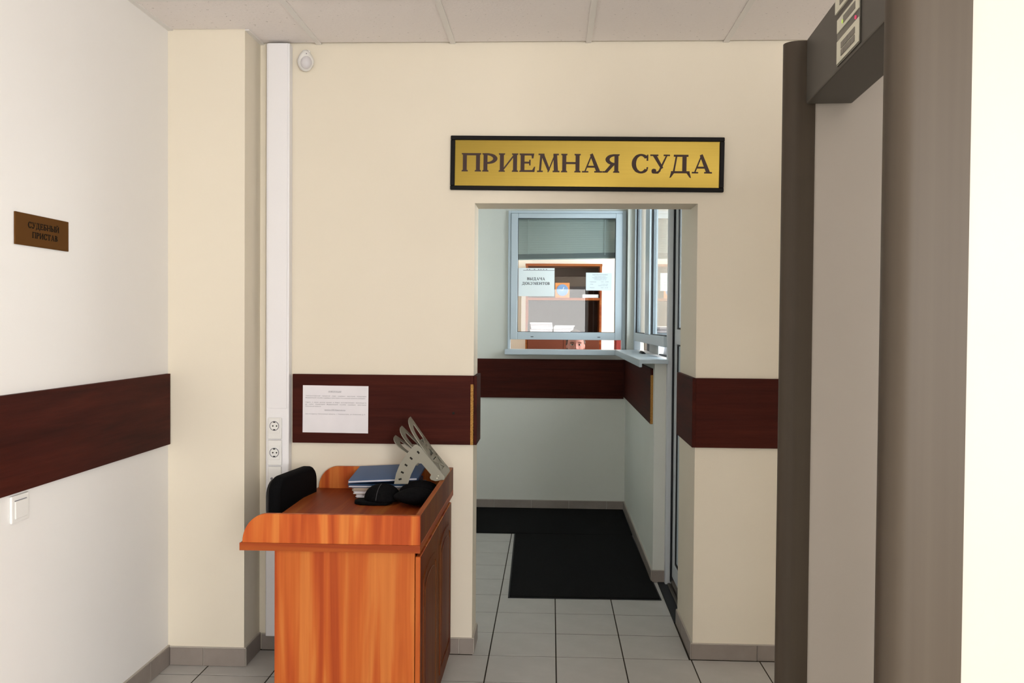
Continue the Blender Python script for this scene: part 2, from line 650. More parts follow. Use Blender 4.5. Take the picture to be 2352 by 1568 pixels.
Y0 = -.012
for i in range(-6, 8):
    for j in range(-10, 0):
        x0, x1 = max(i*.3, XL), min(i*.3+.3, XR)
        if x1-x0 > .02:
            floor_tile(x0, Y0+j*.3, x1, Y0+j*.3+.3)
for i in range(-5, 2):
    for j in range(0, 11):
        x0, x1 = max(i*.3, -1.38), min(i*.3+.3, .592)
        y0, y1 = Y0+j*.3, min(Y0+j*.3+.3, 3.2)
        if j == 0 and i*.3 < -.39:
            if i*.3+.3 < OX0:
                continue
            x0 = max(x0, OX0)
        if x1-x0 > .02 and y1-y0 > .02:
            floor_tile(x0, y0, x1, y1)
rest = MB()
for i in range(-6, 8):
    for j in range(-21, -10):
        rest.box(max(i*.3, XL)+.0018, Y0+j*.3+.0018, -.012, min(i*.3+.3, XR)-.0018, Y0+j*.3+.2982, 0)
o = rest.build('tile_field', 'floor_tile', fl)
o['kind'] = 'stuff'

# ---- walls of the hall
structure('wall_left', 'white painted left wall of the hall', 'wall', MB().box(XL-.15, YB, 0, XL, .2, ZT), 'wall_white')
structure('wall_right', 'right wall of the hall behind the metal detector', 'wall', MB().box(XR, YB, 0, XR+.15, -5.8, ZT).box(XR, -3.7, 0, XR+.15, .2, ZT).box(XR, -5.8, 0, XR+.15, -3.7, .85).box(XR, -5.8, 2.55, XR+.15, -3.7, ZT), 'wall_cream')
mb = MB()
mb.box(XL-.15, 0, 0, OX0, .20, ZT).box(OX0, 0, OZ, OX1, .20, ZT).box(OX1, 0, 0, .72, .483, ZT).box(.72, 0, 0, XR+.15, .20, ZT)
structure('wall_back', 'cream back wall around the doorway under the gold sign', 'wall', mb, 'wall_cream')
structure('wall_pilaster', 'cream square pilaster in the left corner', 'wall', MB().box(XL, -.2065, 0, -1.345, 0, ZT), 'wall_cream')
# street wall with entrance door and two windows
mb = MB()
mb.box(XL-.15, YB-.2, 0, -.65, YB, ZT).box(-.65, YB-.2, 2.16, .64, YB, ZT).box(.64, YB-.2, 0, .76, YB, ZT)
mb.box(.76, YB-.2, 0, 1.64, YB, .85).box(.76, YB-.2, 2.55, 1.64, YB, ZT).box(1.64, YB-.2, 0, XR+.15, YB, ZT)
structure('wall_front', 'street side wall behind the viewer with entrance and windows', 'wall', mb, 'wall_cream')
structure('ground', 'pavement outside the entrance', 'ground', MB().box(-6, -14, -.12, 6, YB-.2, -.02), 'ground')


def frame_rect(mb, axis, pos0, pos1, a0, a1, z0, z1, wd):
    """four bars of a rectangular frame; axis 'y' = lies in an x-z plane, 'x' = lies in a y-z plane"""
    def bx(p0, p1, q0, q1):
        if axis == 'y':
            mb.box(p0, pos0, q0, p1, pos1, q1)
        else:
            mb.box(pos0, p0, q0, pos1, p1, q1)
    bx(a0, a0+wd, z0, z1)
    bx(a1-wd, a1, z0, z1)
    bx(a0+wd, a1-wd, z1-wd, z1)
    bx(a0+wd, a1-wd, z0, z0+wd)
    return mb


structure('window_3', 'street window behind the viewer', 'window', frame_rect(MB(), 'y', YB-.14, YB-.07, .76, 1.64, .85, 2.55, .05), 'pvc', bevel=.004)
structure('window_4', 'window in the right wall of the hall', 'window', frame_rect(MB(), 'x', XR+.06, XR+.12, -5.8, -3.7, .85, 2.55, .05), 'pvc', bevel=.004)
d = structure('door_2', 'glazed entrance door frame behind the viewer', 'door', frame_rect(MB(), 'y', YB-.14, YB-.06, -.65, .64, -.05, 2.16, .05), 'pvc', bevel=.004)

# ---- ceiling
ce = structure('ceiling', 'suspended ceiling of speckled off-white panels on a white grid', 'ceiling', MB().box(XL-.15, YB-.2, 2.86, XR+.15, .2, 2.96), 'ceiling_slab')
ybars = [-.565-.6*k for k in range(0, 10)]
xb = [-1.0801+.6*k for k in range(0, 6)]
xe = [XL]+xb+[XR]
ye = [YB]+ybars[::-1]+[0]
tile_cache = {}
for i in range(len(xe)-1):
    for j in range(len(ye)-1):
        x0, x1, y0, y1 = xe[i]+.004, xe[i+1]-.004, ye[j]+.004, ye[j+1]-(.004 if j < len(ye)-2 else .016)
        if y1-y0 < .05:
            continue
        zt = ZC+.005
        if i == 0 and j == len(ye)-2:
            me = MB().box(x0, y0, zt, x1, -.2105, zt+.014).box(-1.341, -.2105, zt, x1, y1, zt+.014).mesh('ceiling_tile')
            loc = (0, 0, 0)
        else:
            me = MB().box(0, 0, 0, x1-x0, y1-y0, .014).mesh('ceiling_tile', bevel=.002)
            loc = (x0, y0, zt)
        me.materials.append(MATS['ceiling_tile'])
        o = bpy.data.objects.new('ceiling_tile', me)
        COL.objects.link(o)
        o.parent = ce
        o.location = loc
for x in xb:
    MB().box(x-.012, YB, ZC, x+.012, -.002, ZC+.0045).box(x-.001, YB, ZC+.0045, x+.001, -.002, ZC+.04).build('tee_bar', 'tee_bar', ce)
for y in ybars:
    for i in range(len(xe)-1):
        a, b = xe[i]+(.012 if i else .0), xe[i+1]-(.012 if i < len(xe)-2 else 0)
        MB().box(a, y-.012, ZC+.0002, b, y+.012, ZC+.0045).build('cross_tee', 'tee_bar', ce)
tag(MB().box(XL, YB, ZC-.0005, XL+.022, -.2065, ZC+.0045).box(XL, YB, ZC, XL+.0012, -.2065, ZC+.022).build('trim_1', 'tee_bar'), 'grey metal ceiling edge angle along the left wall', 'trim', kind='structure')
tag(MB().box(-1.345, -.2065, ZC-.0005, -1.327, -.0, ZC+.0045).build('trim_2', 'tee_bar'), 'ceiling edge angle along the pilaster side', 'trim', kind='structure')


# ---- skirting of grey tile pieces
def skirting(name, label, p0, p1, nrm, h=.07, t=.010, piece=.30, start=.30):
    p0, p1, nrm = Vector(p0), Vector(p1), Vector(nrm)
    d = p1-p0
    ln = d.length
    d.normalize()
    par = MB().obox((p0+p1)/2+nrm*.002+Vector((0, 0, (h-.002)/2)), d*ln/2, nrm*.002, Vector((0, 0, (h-.002)/2))).obox((p0+p1)/2+nrm*(t*.4)+Vector((0, 0, h+.0012)), d*ln/2, nrm*(t*.4), Vector((0, 0, .0016))).build(name, 'light_grout')
    tag(par, label, 'baseboard', kind='structure')
    s = 0
    nxt = start
    while s < ln-.004:
        e = min(nxt, ln)
        if e-s > .012:
            c = p0+d*((s+e)/2)+nrm*(.004+(t-.004)/2)+Vector((0, 0, h/2))
            MB().obox(c, d*((e-s)/2-.0018), nrm*((t-.004)/2), Vector((0, 0, h/2-.0008))).build('skirting_tile', 'skirting_tile', par, bevel=.0012)
        s = e
        nxt = e+piece
    return par


skirting('baseboard_left', 'grey tile skirting along the left wall', (XL, -6.1, 0), (XL, -.2065, 0), (1, 0, 0), h=.082)
skirting('baseboard_pilaster', 'grey tile skirting on the pilaster front', (XL+.01, -.2065, 0), (-1.335, -.2065, 0), (0, -1, 0), h=.078, start=.148)
skirting('baseboard_pilaster_side', 'grey tile skirting on the pilaster side', (-1.345, -.2065, 0), (-1.345, -.012, 0), (1, 0, 0), h=.078)
skirting('baseboard_back', 'grey tile skirting on the back wall left of the doorway', (-1.335, 0, 0), (OX0+.010, 0, 0), (0, -1, 0))
skirting('baseboard_doorway_left', 'grey tile skirting on the left side of the doorway', (OX0, 0, 0), (OX0, .20, 0), (1, 0, 0))
skirting('baseboard_doorway_right', 'grey tile skirting on the right side of the doorway', (OX1, 0, 0), (OX1, .475, 0), (-1, 0, 0))
skirting('baseboard_back_right', 'grey tile skirting on the back wall right of the doorway', (OX1-.010, 0, 0), (XR, 0, 0), (0, -1, 0), start=.292)

# ---- brown wall boards (rails)
BT = .016
o = tag(MB().box(XL, -6.1, .957, XL+BT, -.2075-.012, 1.260).build('trim_3', 'mahogany_y', bevel=.001), 'dark mahogany wall board along the left wall', 'wall board', kind='structure')
o = tag(MB().box(-1.1915, -BT, .943, OX0-.012, 0, 1.2515).build('trim_4', 'mahogany_x', bevel=.0008), 'dark mahogany wall board left of the doorway with a paper notice', 'wall board', kind='structure')
MB().box(OX0-.012, -BT, .943, OX0+.003, -.0005, 1.213).build('chipboard_edge', 'chipboard', o)
MB().box(OX0-.012, -BT, 1.213, OX0+.003, -.0005, 1.2515).build('edge_band', 'mahogany_x', o)
b1 = MB().lathe([(.006, 0), (.006, .001), (.004, .0015)], (-.466, -BT, 1.084), (0, -1, 0), 12).build('screw_hole', 'slot_dark', o)
mb = MB().box(OX0, -BT, .943, OX0+BT, .20, 1.2515)
tag(mb.build('trim_5', 'mahogany_y', bevel=.0008), 'mahogany board end wrapped into the left side of the doorway', 'wall board', kind='structure')
tag(MB().box(OX1, -BT, .945, XR, 0, 1.251).build('trim_6', 'mahogany_x', bevel=.0008), 'dark mahogany wall board right of the doorway', 'wall board', kind='structure')
tag(MB().box(OX1-BT, -BT, .945, OX1, .478, 1.251).build('trim_7', 'mahogany_y', bevel=.0008), 'mahogany board on the right side of the doorway', 'wall board', kind='structure')

# ---- the passage behind the doorway
structure('wall_passage_left', 'left end wall of the passage', 'wall', MB().box(-1.5, .20, 0, -1.38, 3.32, ZT), 'wall_nook')
WX0, WX1, WZ0, WZ1 = -.380, .553, 1.245, 2.379
mb = MB().box(-1.5, 3.20, 0, WX0, 3.32, ZT).box(WX0, 3.2, 0, WX1, 3.32, WZ0).box(WX0, 3.2, WZ1, WX1, 3.32, ZT).box(WX1, 3.2, 0, .636, 3.32, ZT)
structure('wall_passage_back', 'greyish back wall of the passage below the service window', 'wall', mb, 'wall_nook')
LX = .562
mb = MB().box(LX, 1.19, 0, .634, 3.2, 1.262).box(LX, 3.09, 1.262, .634, 3.2, ZT).box(LX, .483, 2.50, .72, 3.2, ZT)
structure('wall_passage_right', 'low wall on the right of the passage under the side window', 'wall', mb, 'wall_nook')
structure('ceiling_passage', 'white ceiling of the passage', 'ceiling', MB().box(-1.5, .2, 2.72, .72, 3.32, 2.80), 'plain_white')
skirting('baseboard_passage_back', 'grey tile skirting under the service window', (-1.38, 3.2, 0), (LX, 3.2, 0), (0, -1, 0), h=.068)
skirting('baseboard_passage_right', 'grey tile skirting along the low wall of the passage', (LX, 1.19, 0), (LX, 3.19, 0), (-1, 0, 0), h=.068)
skirting('baseboard_low_wall_end', 'grey tile skirting on the end of the low wall', (LX-.008, 1.19, 0), (.634, 1.19, 0), (0, -1, 0), h=.068)
tag(MB().box(-1.38, 3.184, .889, LX-BT, 3.2, 1.200).build('trim_8', 'mahogany_x', bevel=.001), 'dark mahogany wall board under the service window', 'wall board', kind='structure')
o = tag(MB().box(LX-BT, 1.262, .905, LX, 3.184, 1.228).build('trim_9', 'mahogany_y', bevel=.001), 'dark mahogany wall board under the side window sill', 'wall board', kind='structure')
MB().box(LX-BT+.001, 1.258, .905, LX, 1.262, 1.190).build('chipboard_edge', 'chipboard', o)
# sills
tag(MB().box(-.398, 3.065, 1.238, LX-.075, 3.20, 1.280).build('trim_10', 'pvc', bevel=.004, seg=2), 'white sill under the service window', 'window sill', kind='structure')
mb = MB().prism([(.466, 1.242), (.466, 1.285), (.6295, 1.285), (.6295, 1.2625), (.482, 1.2625), (.482, 1.242)], (0, 0, 0), (1, 0, 0), (0, 0, 1), (0, 1, 0), 1.115, 3.065)
tag(mb.build('trim_11', 'pvc', bevel=.003, seg=2), 'white sill projecting under the side window', 'window sill', kind='structure')

# ---- service window
wn = tag(MB().box(WX0, 3.165, 1.280, WX0+.0215, 3.245, WZ1).box(WX1-.029, 3.165, 1.280, WX1, 3.245, WZ1).box(WX0+.0215, 3.165, 2.357, WX1-.029, 3.245, WZ1)
         .build('window_1', 'pvc', bevel=.003, seg=2), 'white framed service window with a blind and a slot at the bottom', 'window', kind='structure')
mb = MB().box(-.3575, 3.155, 1.356, -.3035, 3.225, 2.356).box(.470, 3.155, 1.356, .5235, 3.225, 2.356).box(-.3035, 3.155, 2.3185, .470, 3.225, 2.356).box(-.3035, 3.155, 1.356, .470, 3.225, 1.4155)
sash = mb.build('sash', 'pvc', wn, bevel=.004, seg=2)
MB().box(-.3035, 3.186, 1.4155, .470, 3.190, 2.3185).build('glass_pane', 'window_glass', sash)
frame_rect(MB(), 'y', 3.176, 3.184, -.3033, .4698, 1.4157, 2.3183, .0035).build('gasket', 'rubber', sash)
for x in (-.185, .344):
    MB().box(x-.011, 3.1535, 1.376, x+.011, 3.1555, 1.381).build('drain_cap', 'slot_dark', sash)

# ---- side window above the low wall
w2 = tag(MB().box(.612, 3.03, 1.285, .662, 3.09, 2.5).box(.640, 1.19, 1.285, .662, 1.205, 2.5).box(.612, 1.205, 2.46, .662, 3.03, 2.5)
         .build('window_2', 'pvc', bevel=.003, seg=2), 'white framed side window above the low wall of the passage', 'window', kind='structure')
MB().box(.610, 1.192, 1.355, .660, 3.03, 1.417).build('sash', 'pvc', w2, bevel=.003, seg=2)
MB().box(.606, 1.95, 1.417, .660, 2.20, 2.46).build('mullion', 'pvc', w2, bevel=.003, seg=2)
for a, b in ((1.205, 1.95), (2.20, 3.03)):
    p = MB().box(.634, a, 1.417, .638, b, 2.46).build('glass_pane', 'window_glass', w2)
    MB().box(.622, a+.001, 1.417, .634, b-.006, 1.422).box(.622, b-.006, 1.417, .634, b, 2.46).build('gasket', 'rubber', w2)

# ---- plastic door on the right of the passage
dr = tag(MB().box(.628, 1.140, 0, .656, 1.1895, 2.40).box(.656, 1.165, 0, .72, 1.19, 2.40).box(.636, .483, 2.33, .72, 1.14, 2.40)
         .box(.640, .483, 0, .72, .49, 2.33).build('door_1', 'pvc_door', bevel=.003, seg=2), 'white plastic door frame at the right of the passage', 'door', kind='structure')
lf = MB().box(.665, 1.048, .05, .715, 1.128, 2.32).box(.665, .50, .05, .715, .60, 2.32).box(.665, .60, 2.22, .715, 1.048, 2.32).box(.665, .60, .05, .715, 1.048, .14)\
    .box(.658, .60, 1.376, .715, 1.048, 1.458).build('door_leaf', 'pvc_door', dr, bevel=.003, seg=2)
MB().box(.676, .60, 1.458, .680, 1.048, 2.22).build('glass_pane', 'window_glass', lf)
MB().box(.676, .60, .14, .690, 1.048, 1.376).build('door_panel', 'pvc', lf)
frame_rect(MB(), 'x', .669, .676, .60, 1.048, 1.458, 2.22, .010).build('gasket', 'rubber', lf)
frame_rect(MB(), 'x', .669, .676, .60, 1.048, .14, 1.376, .010).build('gasket', 'rubber', lf)
MB().box(.657, 1.1285, .02, .690, 1.165, 2.33).build('gap_seal', 'rubber', dr)
tag(MB().box(.592, .483, -.02, .64, 1.19, .004).build('trim_12', 'rubber'), 'dark threshold strip before the plastic door', 'threshold', kind='structure')
tag(MB().box(.640, .483, 0, .660, 1.14, .012).box(.660, .483, 0, .72, 1.128, .030).build('trim_13', 'dark_metal', bevel=.004), 'brown metal door sill', 'threshold', kind='structure')

# ---- the office behind the windows
mb = MB().box(-1.1, 5.56, 0, 3.75, 5.70, ZT).box(-1.2, 3.32, 0, -1.1, 5.70, ZT)
mb.box(.72, .20, 0, 1.5, .48, ZT).box(1.5, .2, 0, 3.1, .48, .9).box(1.5, .2, 2.5, 3.1, .48, ZT).box(3.1, .2, 0, 3.75, .48, ZT)
mb.box(3.6, .48, 0, 3.75, 1.9, ZT).box(3.6, 5.3, 0, 3.75, 5.56, ZT).box(3.6, 1.9, 0, 3.75, 5.3, .85).box(3.6, 1.9, 2.55, 3.75, 5.3, ZT)
structure('wall_office', 'bright cream walls of the office behind the service window', 'wall', mb, 'wall_office')
structure('ceiling_office', 'white office ceiling', 'ceiling', MB().box(-1.2, .48, 2.75, .56, 5.70, 2.85).box(.72, .2, 2.75, 3.75, 5.7, 2.85).box(.56, 3.32, 2.75, .72, 5.7, 2.85), 'plain_white')
structure('floor_office', 'office floor', 'floor', MB().box(-1.2, 3.32, -.1, .72, 5.7, 0).box(.72, .2, -.1, 3.75, 5.7, 0), 'laminate_floor')
structure('window_5', 'large office window on the right', 'window', frame_rect(MB(), 'x', 3.64, 3.70, 1.9, 5.3, .85, 2.55, .06).box(3.64, 3.55, .91, 3.70, 3.63, 2.49), 'pvc', bevel=.004)
structure('window_6', 'office window beside the plastic door', 'window', frame_rect(MB(), 'y', .26, .32, 1.5, 3.1, .9, 2.5, .06), 'pvc', bevel=.004)

# ================================================================== THINGS
# ---- gold sign over the doorway
t = thing('wall_sign', 'wide gold sign with brown Cyrillic capitals in black frame above doorway', 'sign', (.1148, 0, 2.1908), local=True)
t.rotation_euler = (0, math.radians(.47), 0)
sw_, sh_ = 1.2015, .2385
fr = MB()
for (x0, z0, x1, z1) in ((-sw_/2, sh_/2-.0185, sw_/2, sh_/2), (-sw_/2, -sh_/2, sw_/2, -sh_/2+.0185), (-sw_/2, -sh_/2+.0185, -sw_/2+.0195, sh_/2-.0185), (sw_/2-.0195, -sh_/2+.0185, sw_/2, sh_/2-.0185)):
    fr.box(x0, -.022, z0, x1, -.001, z1)
fr.build('frame', 'black_frame', t, bevel=.003, seg=2)
MB().box(-sw_/2+.019, -.012, -sh_/2+.018, sw_/2-.019, -.002, sh_/2-.018).build('plate', 'brass', t)
letters('ПРИЕМНАЯ СУДА', .0785, 1.098, (-.0015, -.012, .003), (1, 0, 0), (0, 0, 1), (0, -1, 0), .0012, 'letter_brown', t)

# ---- bronze bailiff plate on the left wall
t = thing('door_plate', 'small bronze plate with two lines of dark capitals on left wall', 'sign', (XL, -1.168, 1.769))
MB().box(XL+.0005, -1.3205, 1.7185, XL+.006, -1.0155, 1.8185).build('plate', 'bronze', t, bevel=.001)
mb = MB()
lettering(mb, 'СУДЕБНЫЙ', .0185, .178, (XL+.006, -1.165, 1.7845), (0, 1, 0), (0, 0, 1), (1, 0, 0), .0006, .10)
mb.build('lettering', 'letter_dark', t)
mb = MB()
lettering(mb, 'ПРИСТАВ', .0185, .146, (XL+.006, -1.158, 1.7545), (0, 1, 0), (0, 0, 1), (1, 0, 0), .0006, .10)
mb.build('lettering', 'letter_dark', t)

# ---- light switch
t = thing('light_switch', 'white square light switch under the board on left wall', 'switch', (XL, -1.305, .906))
MB().box(XL+.0005, -1.351, .864, XL+.010, -1.2595, .948).build('frame', 'socket_white', t, bevel=.003, seg=2)
MB().box(XL+.010, -1.337, .876, XL+.0135, -1.2735, .930).build('rocker', 'socket_white', t, bevel=.0015)
MB().box(XL+.010, -1.337, .9305, XL+.0108, -1.2735, .933).build('gap_line', 'ink_grey', t)

# ---- motion sensor
t = thing('motion_sensor', 'white egg-shaped motion sensor high on back wall beside the trunking', 'sensor', (-1.134, 0, 2.647))


def egg(d, p):
    k = 1-.28*max(d.z, 0)
    return Vector((p.x*k, p.y if p.y < 0 else p.y*.35, p.z))


MB().ellipsoid((-1.134, -.022, 2.6455), (.037, .034, .0475), 32, 20, egg).build('body', 'socket_white', t, smooth=80)
MB().ellipsoid((-1.128, -.040, 2.634), (.026, .022, .030), 24, 14).build('lens', 'sensor_lens', t, smooth=80)
MB().lathe([(.0028, 0), (.0028, .0015)], (-1.124, -.0485, 2.669), (.2, -1, .35), 10).build('indicator', 'ink_grey', t)
MB().box(-1.150, -.020, 2.62, -1.118, -.0005, 2.695).build('bracket', 'socket_white', t, bevel=.003)

# ---- cable trunking with sockets
t = thing('cable_trunking', 'tall white plastic cable trunking from ceiling down back wall', 'trunking', (-1.25, 0, 0))
MB().box(-1.302, -.050, .075, -1.1985, -.0005, 2.716).build('duct', 'pvc_white', t, bevel=.004, seg=2)
MB().box(-1.294, -.0535, 1.10, -1.2065, -.050, 2.715).build('cover', 'pvc_white', t, bevel=.0012)
MB().box(-1.303, -.0445, .075, -1.3018, -.043, 2.716).build('seam', 'ink_grey', t)


def socket_box(label, z0, z1, zc):
    t = thing('power_socket', label, 'socket', (-1.2595, -.050, (z0+z1)/2), group='power sockets on the trunking')
    MB().box(-1.291, -.062, z0, -1.2275, -.0502, z1).build('frame', 'socket_white', t, bevel=.004, seg=2)
    MB().box(-1.284, -.0645, zc-.032, -1.2345, -.062, zc+.032).build('insert', 'socket_white', t, bevel=.0012)
    c = (-1.2593, -.0645, zc)
    MB().lathe([(.0185, 0), (.0195, .0014), (.0205, .0014), (.0215, 0)], c, (0, -1, 0), 28).build('rim', 'ink_grey', t)
    MB().lathe([(.0184, 0), (.0184, .0004)], c, (0, -1, 0), 28).build('well', 'socket_white', t)
    for dx in (-.0062, .0105):
        MB().lathe([(.0034, .0003), (.0034, .0009)], (c[0]+dx, c[1], zc), (0, -1, 0), 12).build('pin_hole', 'slot_dark', t)
    for dz in (-.0165, .0165):
        MB().box(c[0]-.0045, -.0664, zc+dz-.0022, c[0]+.0045, -.0648, zc+dz+.0022).build('earth_clip', 'slot_dark', t)


socket_box('white round power socket, topmost on the cable trunking', .963, 1.058, 1.0225)
socket_box('white round power socket, second from top on the cable trunking', .846, .9585, .9035)
t = thing('data_socket', 'white data socket plate just above the black chair back', 'socket', (-1.259, -.050, .77))
MB().box(-1.289, -.062, .715, -1.229, -.0502, .8405).build('frame', 'socket_white', t, bevel=.003, seg=2)
MB().lathe([(.006, 0), (.006, .001)], (-1.271, -.062, .787), (0, -1, 0), 14).build('screw', 'ink_grey', t)
for z in (.777, .755):
    MB().box(-1.254, -.0635, z, -1.240, -.062, z+.014).build('port', 'slot_dark', t)

# ---- notice on the board
t = thing('paper_notice', 'white landscape paper notice with typed text on the brown board', 'notice', (-.9965, -BT, 1.095))
t.rotation_euler = (0, math.radians(.3), 0)
MB().box(-1.1448, -BT-.0009, .9895, -.8485, -BT-.0003, 1.201).build('sheet', 'paper', t)
mb = MB()
FA = dict(a=(1, 0, 0), b=(0, 0, 1), n=(0, -1, 0))
yy = -BT-.0010


def line(mb, text, z, h, x0, x1, y=yy, sh=.2, cen=False):
    small_text(mb, text, h, x1-x0, ((x0+x1)/2, y, z), FA['a'], FA['b'], FA['n'], .0003, 'C', sh)


line(mb, 'ИНФОРМАЦИЯ', 1.1745, .0064, -1.029, -.971)
line(mb, 'Электростальский   городской   отдел   судебных   приставов   Управления', 1.1545, .0046, -1.133, -.858)
line(mb, 'Федеральной службы судебных приставов Московской области сообщает:', 1.1455, .0046, -1.133, -.861)
line(mb, 'Узнать  о  своих  долгах  можно  в  Банке  исполнительных  производств', 1.1255, .0046, -1.133, -.858)
line(mb, 'на   сайте   Управления   Федеральной   службы   судебных   приставов', 1.1165, .0046, -1.133, -.858)
line(mb, 'Московской области:', 1.1075, .0046, -1.133, -1.062)
line(mb, 'www.r50.fssprus.ru', 1.0925, .0062, -1.046, -.952)
line(mb, 'или по адресу: Московская область, г. Электросталь, ул. Советская, д. 4', 1.0735, .0046, -1.133, -.863)
mb.box(-1.029, yy-.0003, 1.1700, -.971, yy-.0001, 1.1706).box(-1.046, yy-.0003, 1.0880, -.952, yy-.0001, 1.0886)
mb.build('lettering', 'ink_grey', t)['kind'] = 'stuff'

# ---- reception desk
DY0, DY1 = -1.0405, -.022
t = thing('reception_desk', 'orange cherry wood reception desk with raised rim and cupboard doors', 'desk', (-.77, -.53, 0))
ZS0, ZS1, ZL = .7185, .7445, .8425
MB().box(-1.0735, DY0-.001, ZS0, -.464, DY1, ZS1).build('desktop', 'cherry_y', t, bevel=.0015)
MB().box(-1.0737, DY0-.0025, ZS0+.0002, -.4638, DY0-.0008, ZS1-.0002).build('front_edge', 'cherry_x', t)
lip = [(-1.0655, ZS1)]+[(-1.0655+.085*(1-math.cos(math.radians(a))), ZS1+(ZL-ZS1)*math.sin(math.radians(a))) for a in range(10, 91, 8)]+[(-.4645, ZL), (-.4645, ZS1)]
MB().prism(lip, (0, 0, 0), (1, 0, 0), (0, 0, 1), (0, 1, 0), DY0, DY0+.018).build('front_rim', 'cherry_lip', t, bevel=.001)
lip2 = [(x, z) for x, z in lip[:-2]]+[(-.4825, ZL), (-.4825, ZS1)]
MB().prism(lip2, (0, 0, 0), (1, 0, 0), (0, 0, 1), (0, 1, 0), DY1-.018, DY1).build('back_rim', 'cherry_lip', t, bevel=.001)
MB().box(-.4825, DY0+.0182, ZS1, -.4645, DY1, ZL).build('side_rim', 'cherry_shaded', t, bevel=.001)  # side rim in the darker cherry, shade painted in
MB().box(-.4822, DY0+.0185, ZL-.0004, -.4648, DY1-.0185, ZL+.0006).build('edge_band', 'cherry_y', t)  # cherry edge band, its highlight put into the lighter colour
MB().box(-.9585, DY0+.012, 0, -.4835, DY0+.030, ZS0).build('end_panel', 'cherry_z', t, bevel=.001)
MB().box(-.9585, -.118, 0, -.4835, -.100, ZS0).build('back_panel', 'cherry_z', t, bevel=.001)
mb = MB().box(-.74, DY0+.031, .03, -.722, -.119, ZS0).box(-.722, DY0+.031, .05, -.486, -.119, .068).box(-.722, DY0+.031, .38, -.486, -.119, .398)
mb.box(-.56, DY0+.031, 0, -.542, -.119, .05)
mb.build('cupboard', 'cherry_shaded', t, bevel=.0008)
ym = (DY0+.012-.1)/2


def cupboard_door(y0, y1):
    d = MB().box(-.4815, y0, .045, -.4645, y1, .7035).build('door', 'cherry_z', t, bevel=.002)
    d.data.materials[0] = MATS['cherry_z']
    face = MB().box(-.4646, y0+.002, .047, -.4635, y1-.002, .7015).build('shaded_face', 'cherry_shaded', d)  # thin dark sheet over the door, carries its shade as colour
    # moulded panel: sunk border ring and a raised field with an arched top
    def arch(ins, x0, x1, nm):
        pts = [(y0+ins, .045+ins), (y1-ins, .045+ins), (y1-ins, .66-ins)]
        c, hw = (y0+y1)/2, (y1-y0)/2-ins
        pts += [(c+hw*math.cos(math.radians(a)), .66-ins+.035*math.sin(math.radians(a))) for a in range(12, 180, 12)]
        pts += [(y0+ins, .66-ins)]
        return pts
    outer, inner = arch(.055, 0, 0, ''), arch(.075, 0, 0, '')
    mb = MB()
    k = len(outer)
    for i in range(k):
        a, b, c_, d_ = outer[i], outer[(i+1) % k], inner[(i+1) % k], inner[i]
        mb.prism([a, b, c_, d_], (-.4635, 0, 0), (0, 1, 0), (0, 0, 1), (1, 0, 0), 0, .0045)
    mb.build('moulding', 'cherry_shaded', d)
    MB().prism(arch(.095, 0, 0, ''), (-.4635, 0, 0), (0, 1, 0), (0, 0, 1), (1, 0, 0), 0, .004).build('raised_field', 'cherry_shaded', d, bevel=.003)


cupboard_door(DY0+.012, ym-.0015)
cupboard_door(ym+.0015, -.101)

# ---- swivel chair behind the desk
CH = (-1.100, -.300, 0)
t = thing('office_chair', 'black office chair tucked in behind the desk, rounded backrest showing', 'chair', CH, math.radians(-8.5), local=True)


def backrest_poly(w_, z0, z1, r):
    p = []
    for cx, cz, a0 in ((w_-r, z1-r, 0), (-w_+r, z1-r, 90), (-w_+r, z0+r, 180), (w_-r, z0+r, 270)):
        p += arc(cx, cz, r, r, a0, a0+90, 6)
    return p


MB().prism(backrest_poly(.192, .655, .864, .070), (0, 0, 0), (0, 1, 0), (0, 0, 1), (1, 0, 0), -.030, .022).build('backrest', 'chair_fabric', t, bevel=.016, seg=3, smooth=50)
MB().prism(backrest_poly(.172, .67, .848, .062), (0, 0, 0), (0, 1, 0), (0, 0, 1), (1, 0, 0), -.046, -.030).build('back_shell', 'black_plastic', t, bevel=.006, seg=2, smooth=50)
MB().prism(backrest_poly(.205, -.18, .18, .07), (.205, 0, 0), (0, 1, 0), (1, 0, 0), (0, 0, 1), .415, .470).build('seat', 'chair_fabric', t, bevel=.018, seg=3, smooth=50)
MB().tube([(-.043, 0, .76), (-.055, 0, .52), (-.03, 0, .405), (.06, 0, .392), (.19, 0, .392)], .014, 8).build('back_support', 'black_plastic', t, smooth=60)
MB().lathe([(.028, .09), (.028, .25), (.016, .25), (.016, .40), (.06, .40), (.06, .414)], (.20, 0, 0), (0, 0, 1), 20).build('column', 'black_plastic', t, smooth=40)
for k in range(5):
    a = 2*PI*k/5+.5
    dx, dy = math.cos(a), math.sin(a)
    MB().tube([(.20, 0, .105), (.20+dx*.20, dy*.20, .072)], [.022, .014], 8).build('base_arm', 'black_plastic', t, smooth=60)
    MB().lathe([(.012, -.016), (.027, -.014), (.027, .014), (.012, .016)], (.20+dx*.20, dy*.20, .027), (-dy, dx, 0), 16).build('caster', 'black_plastic', t, smooth=40)

# ---- pile of folders on the desk
GF = 'folders in the pile on the desk'


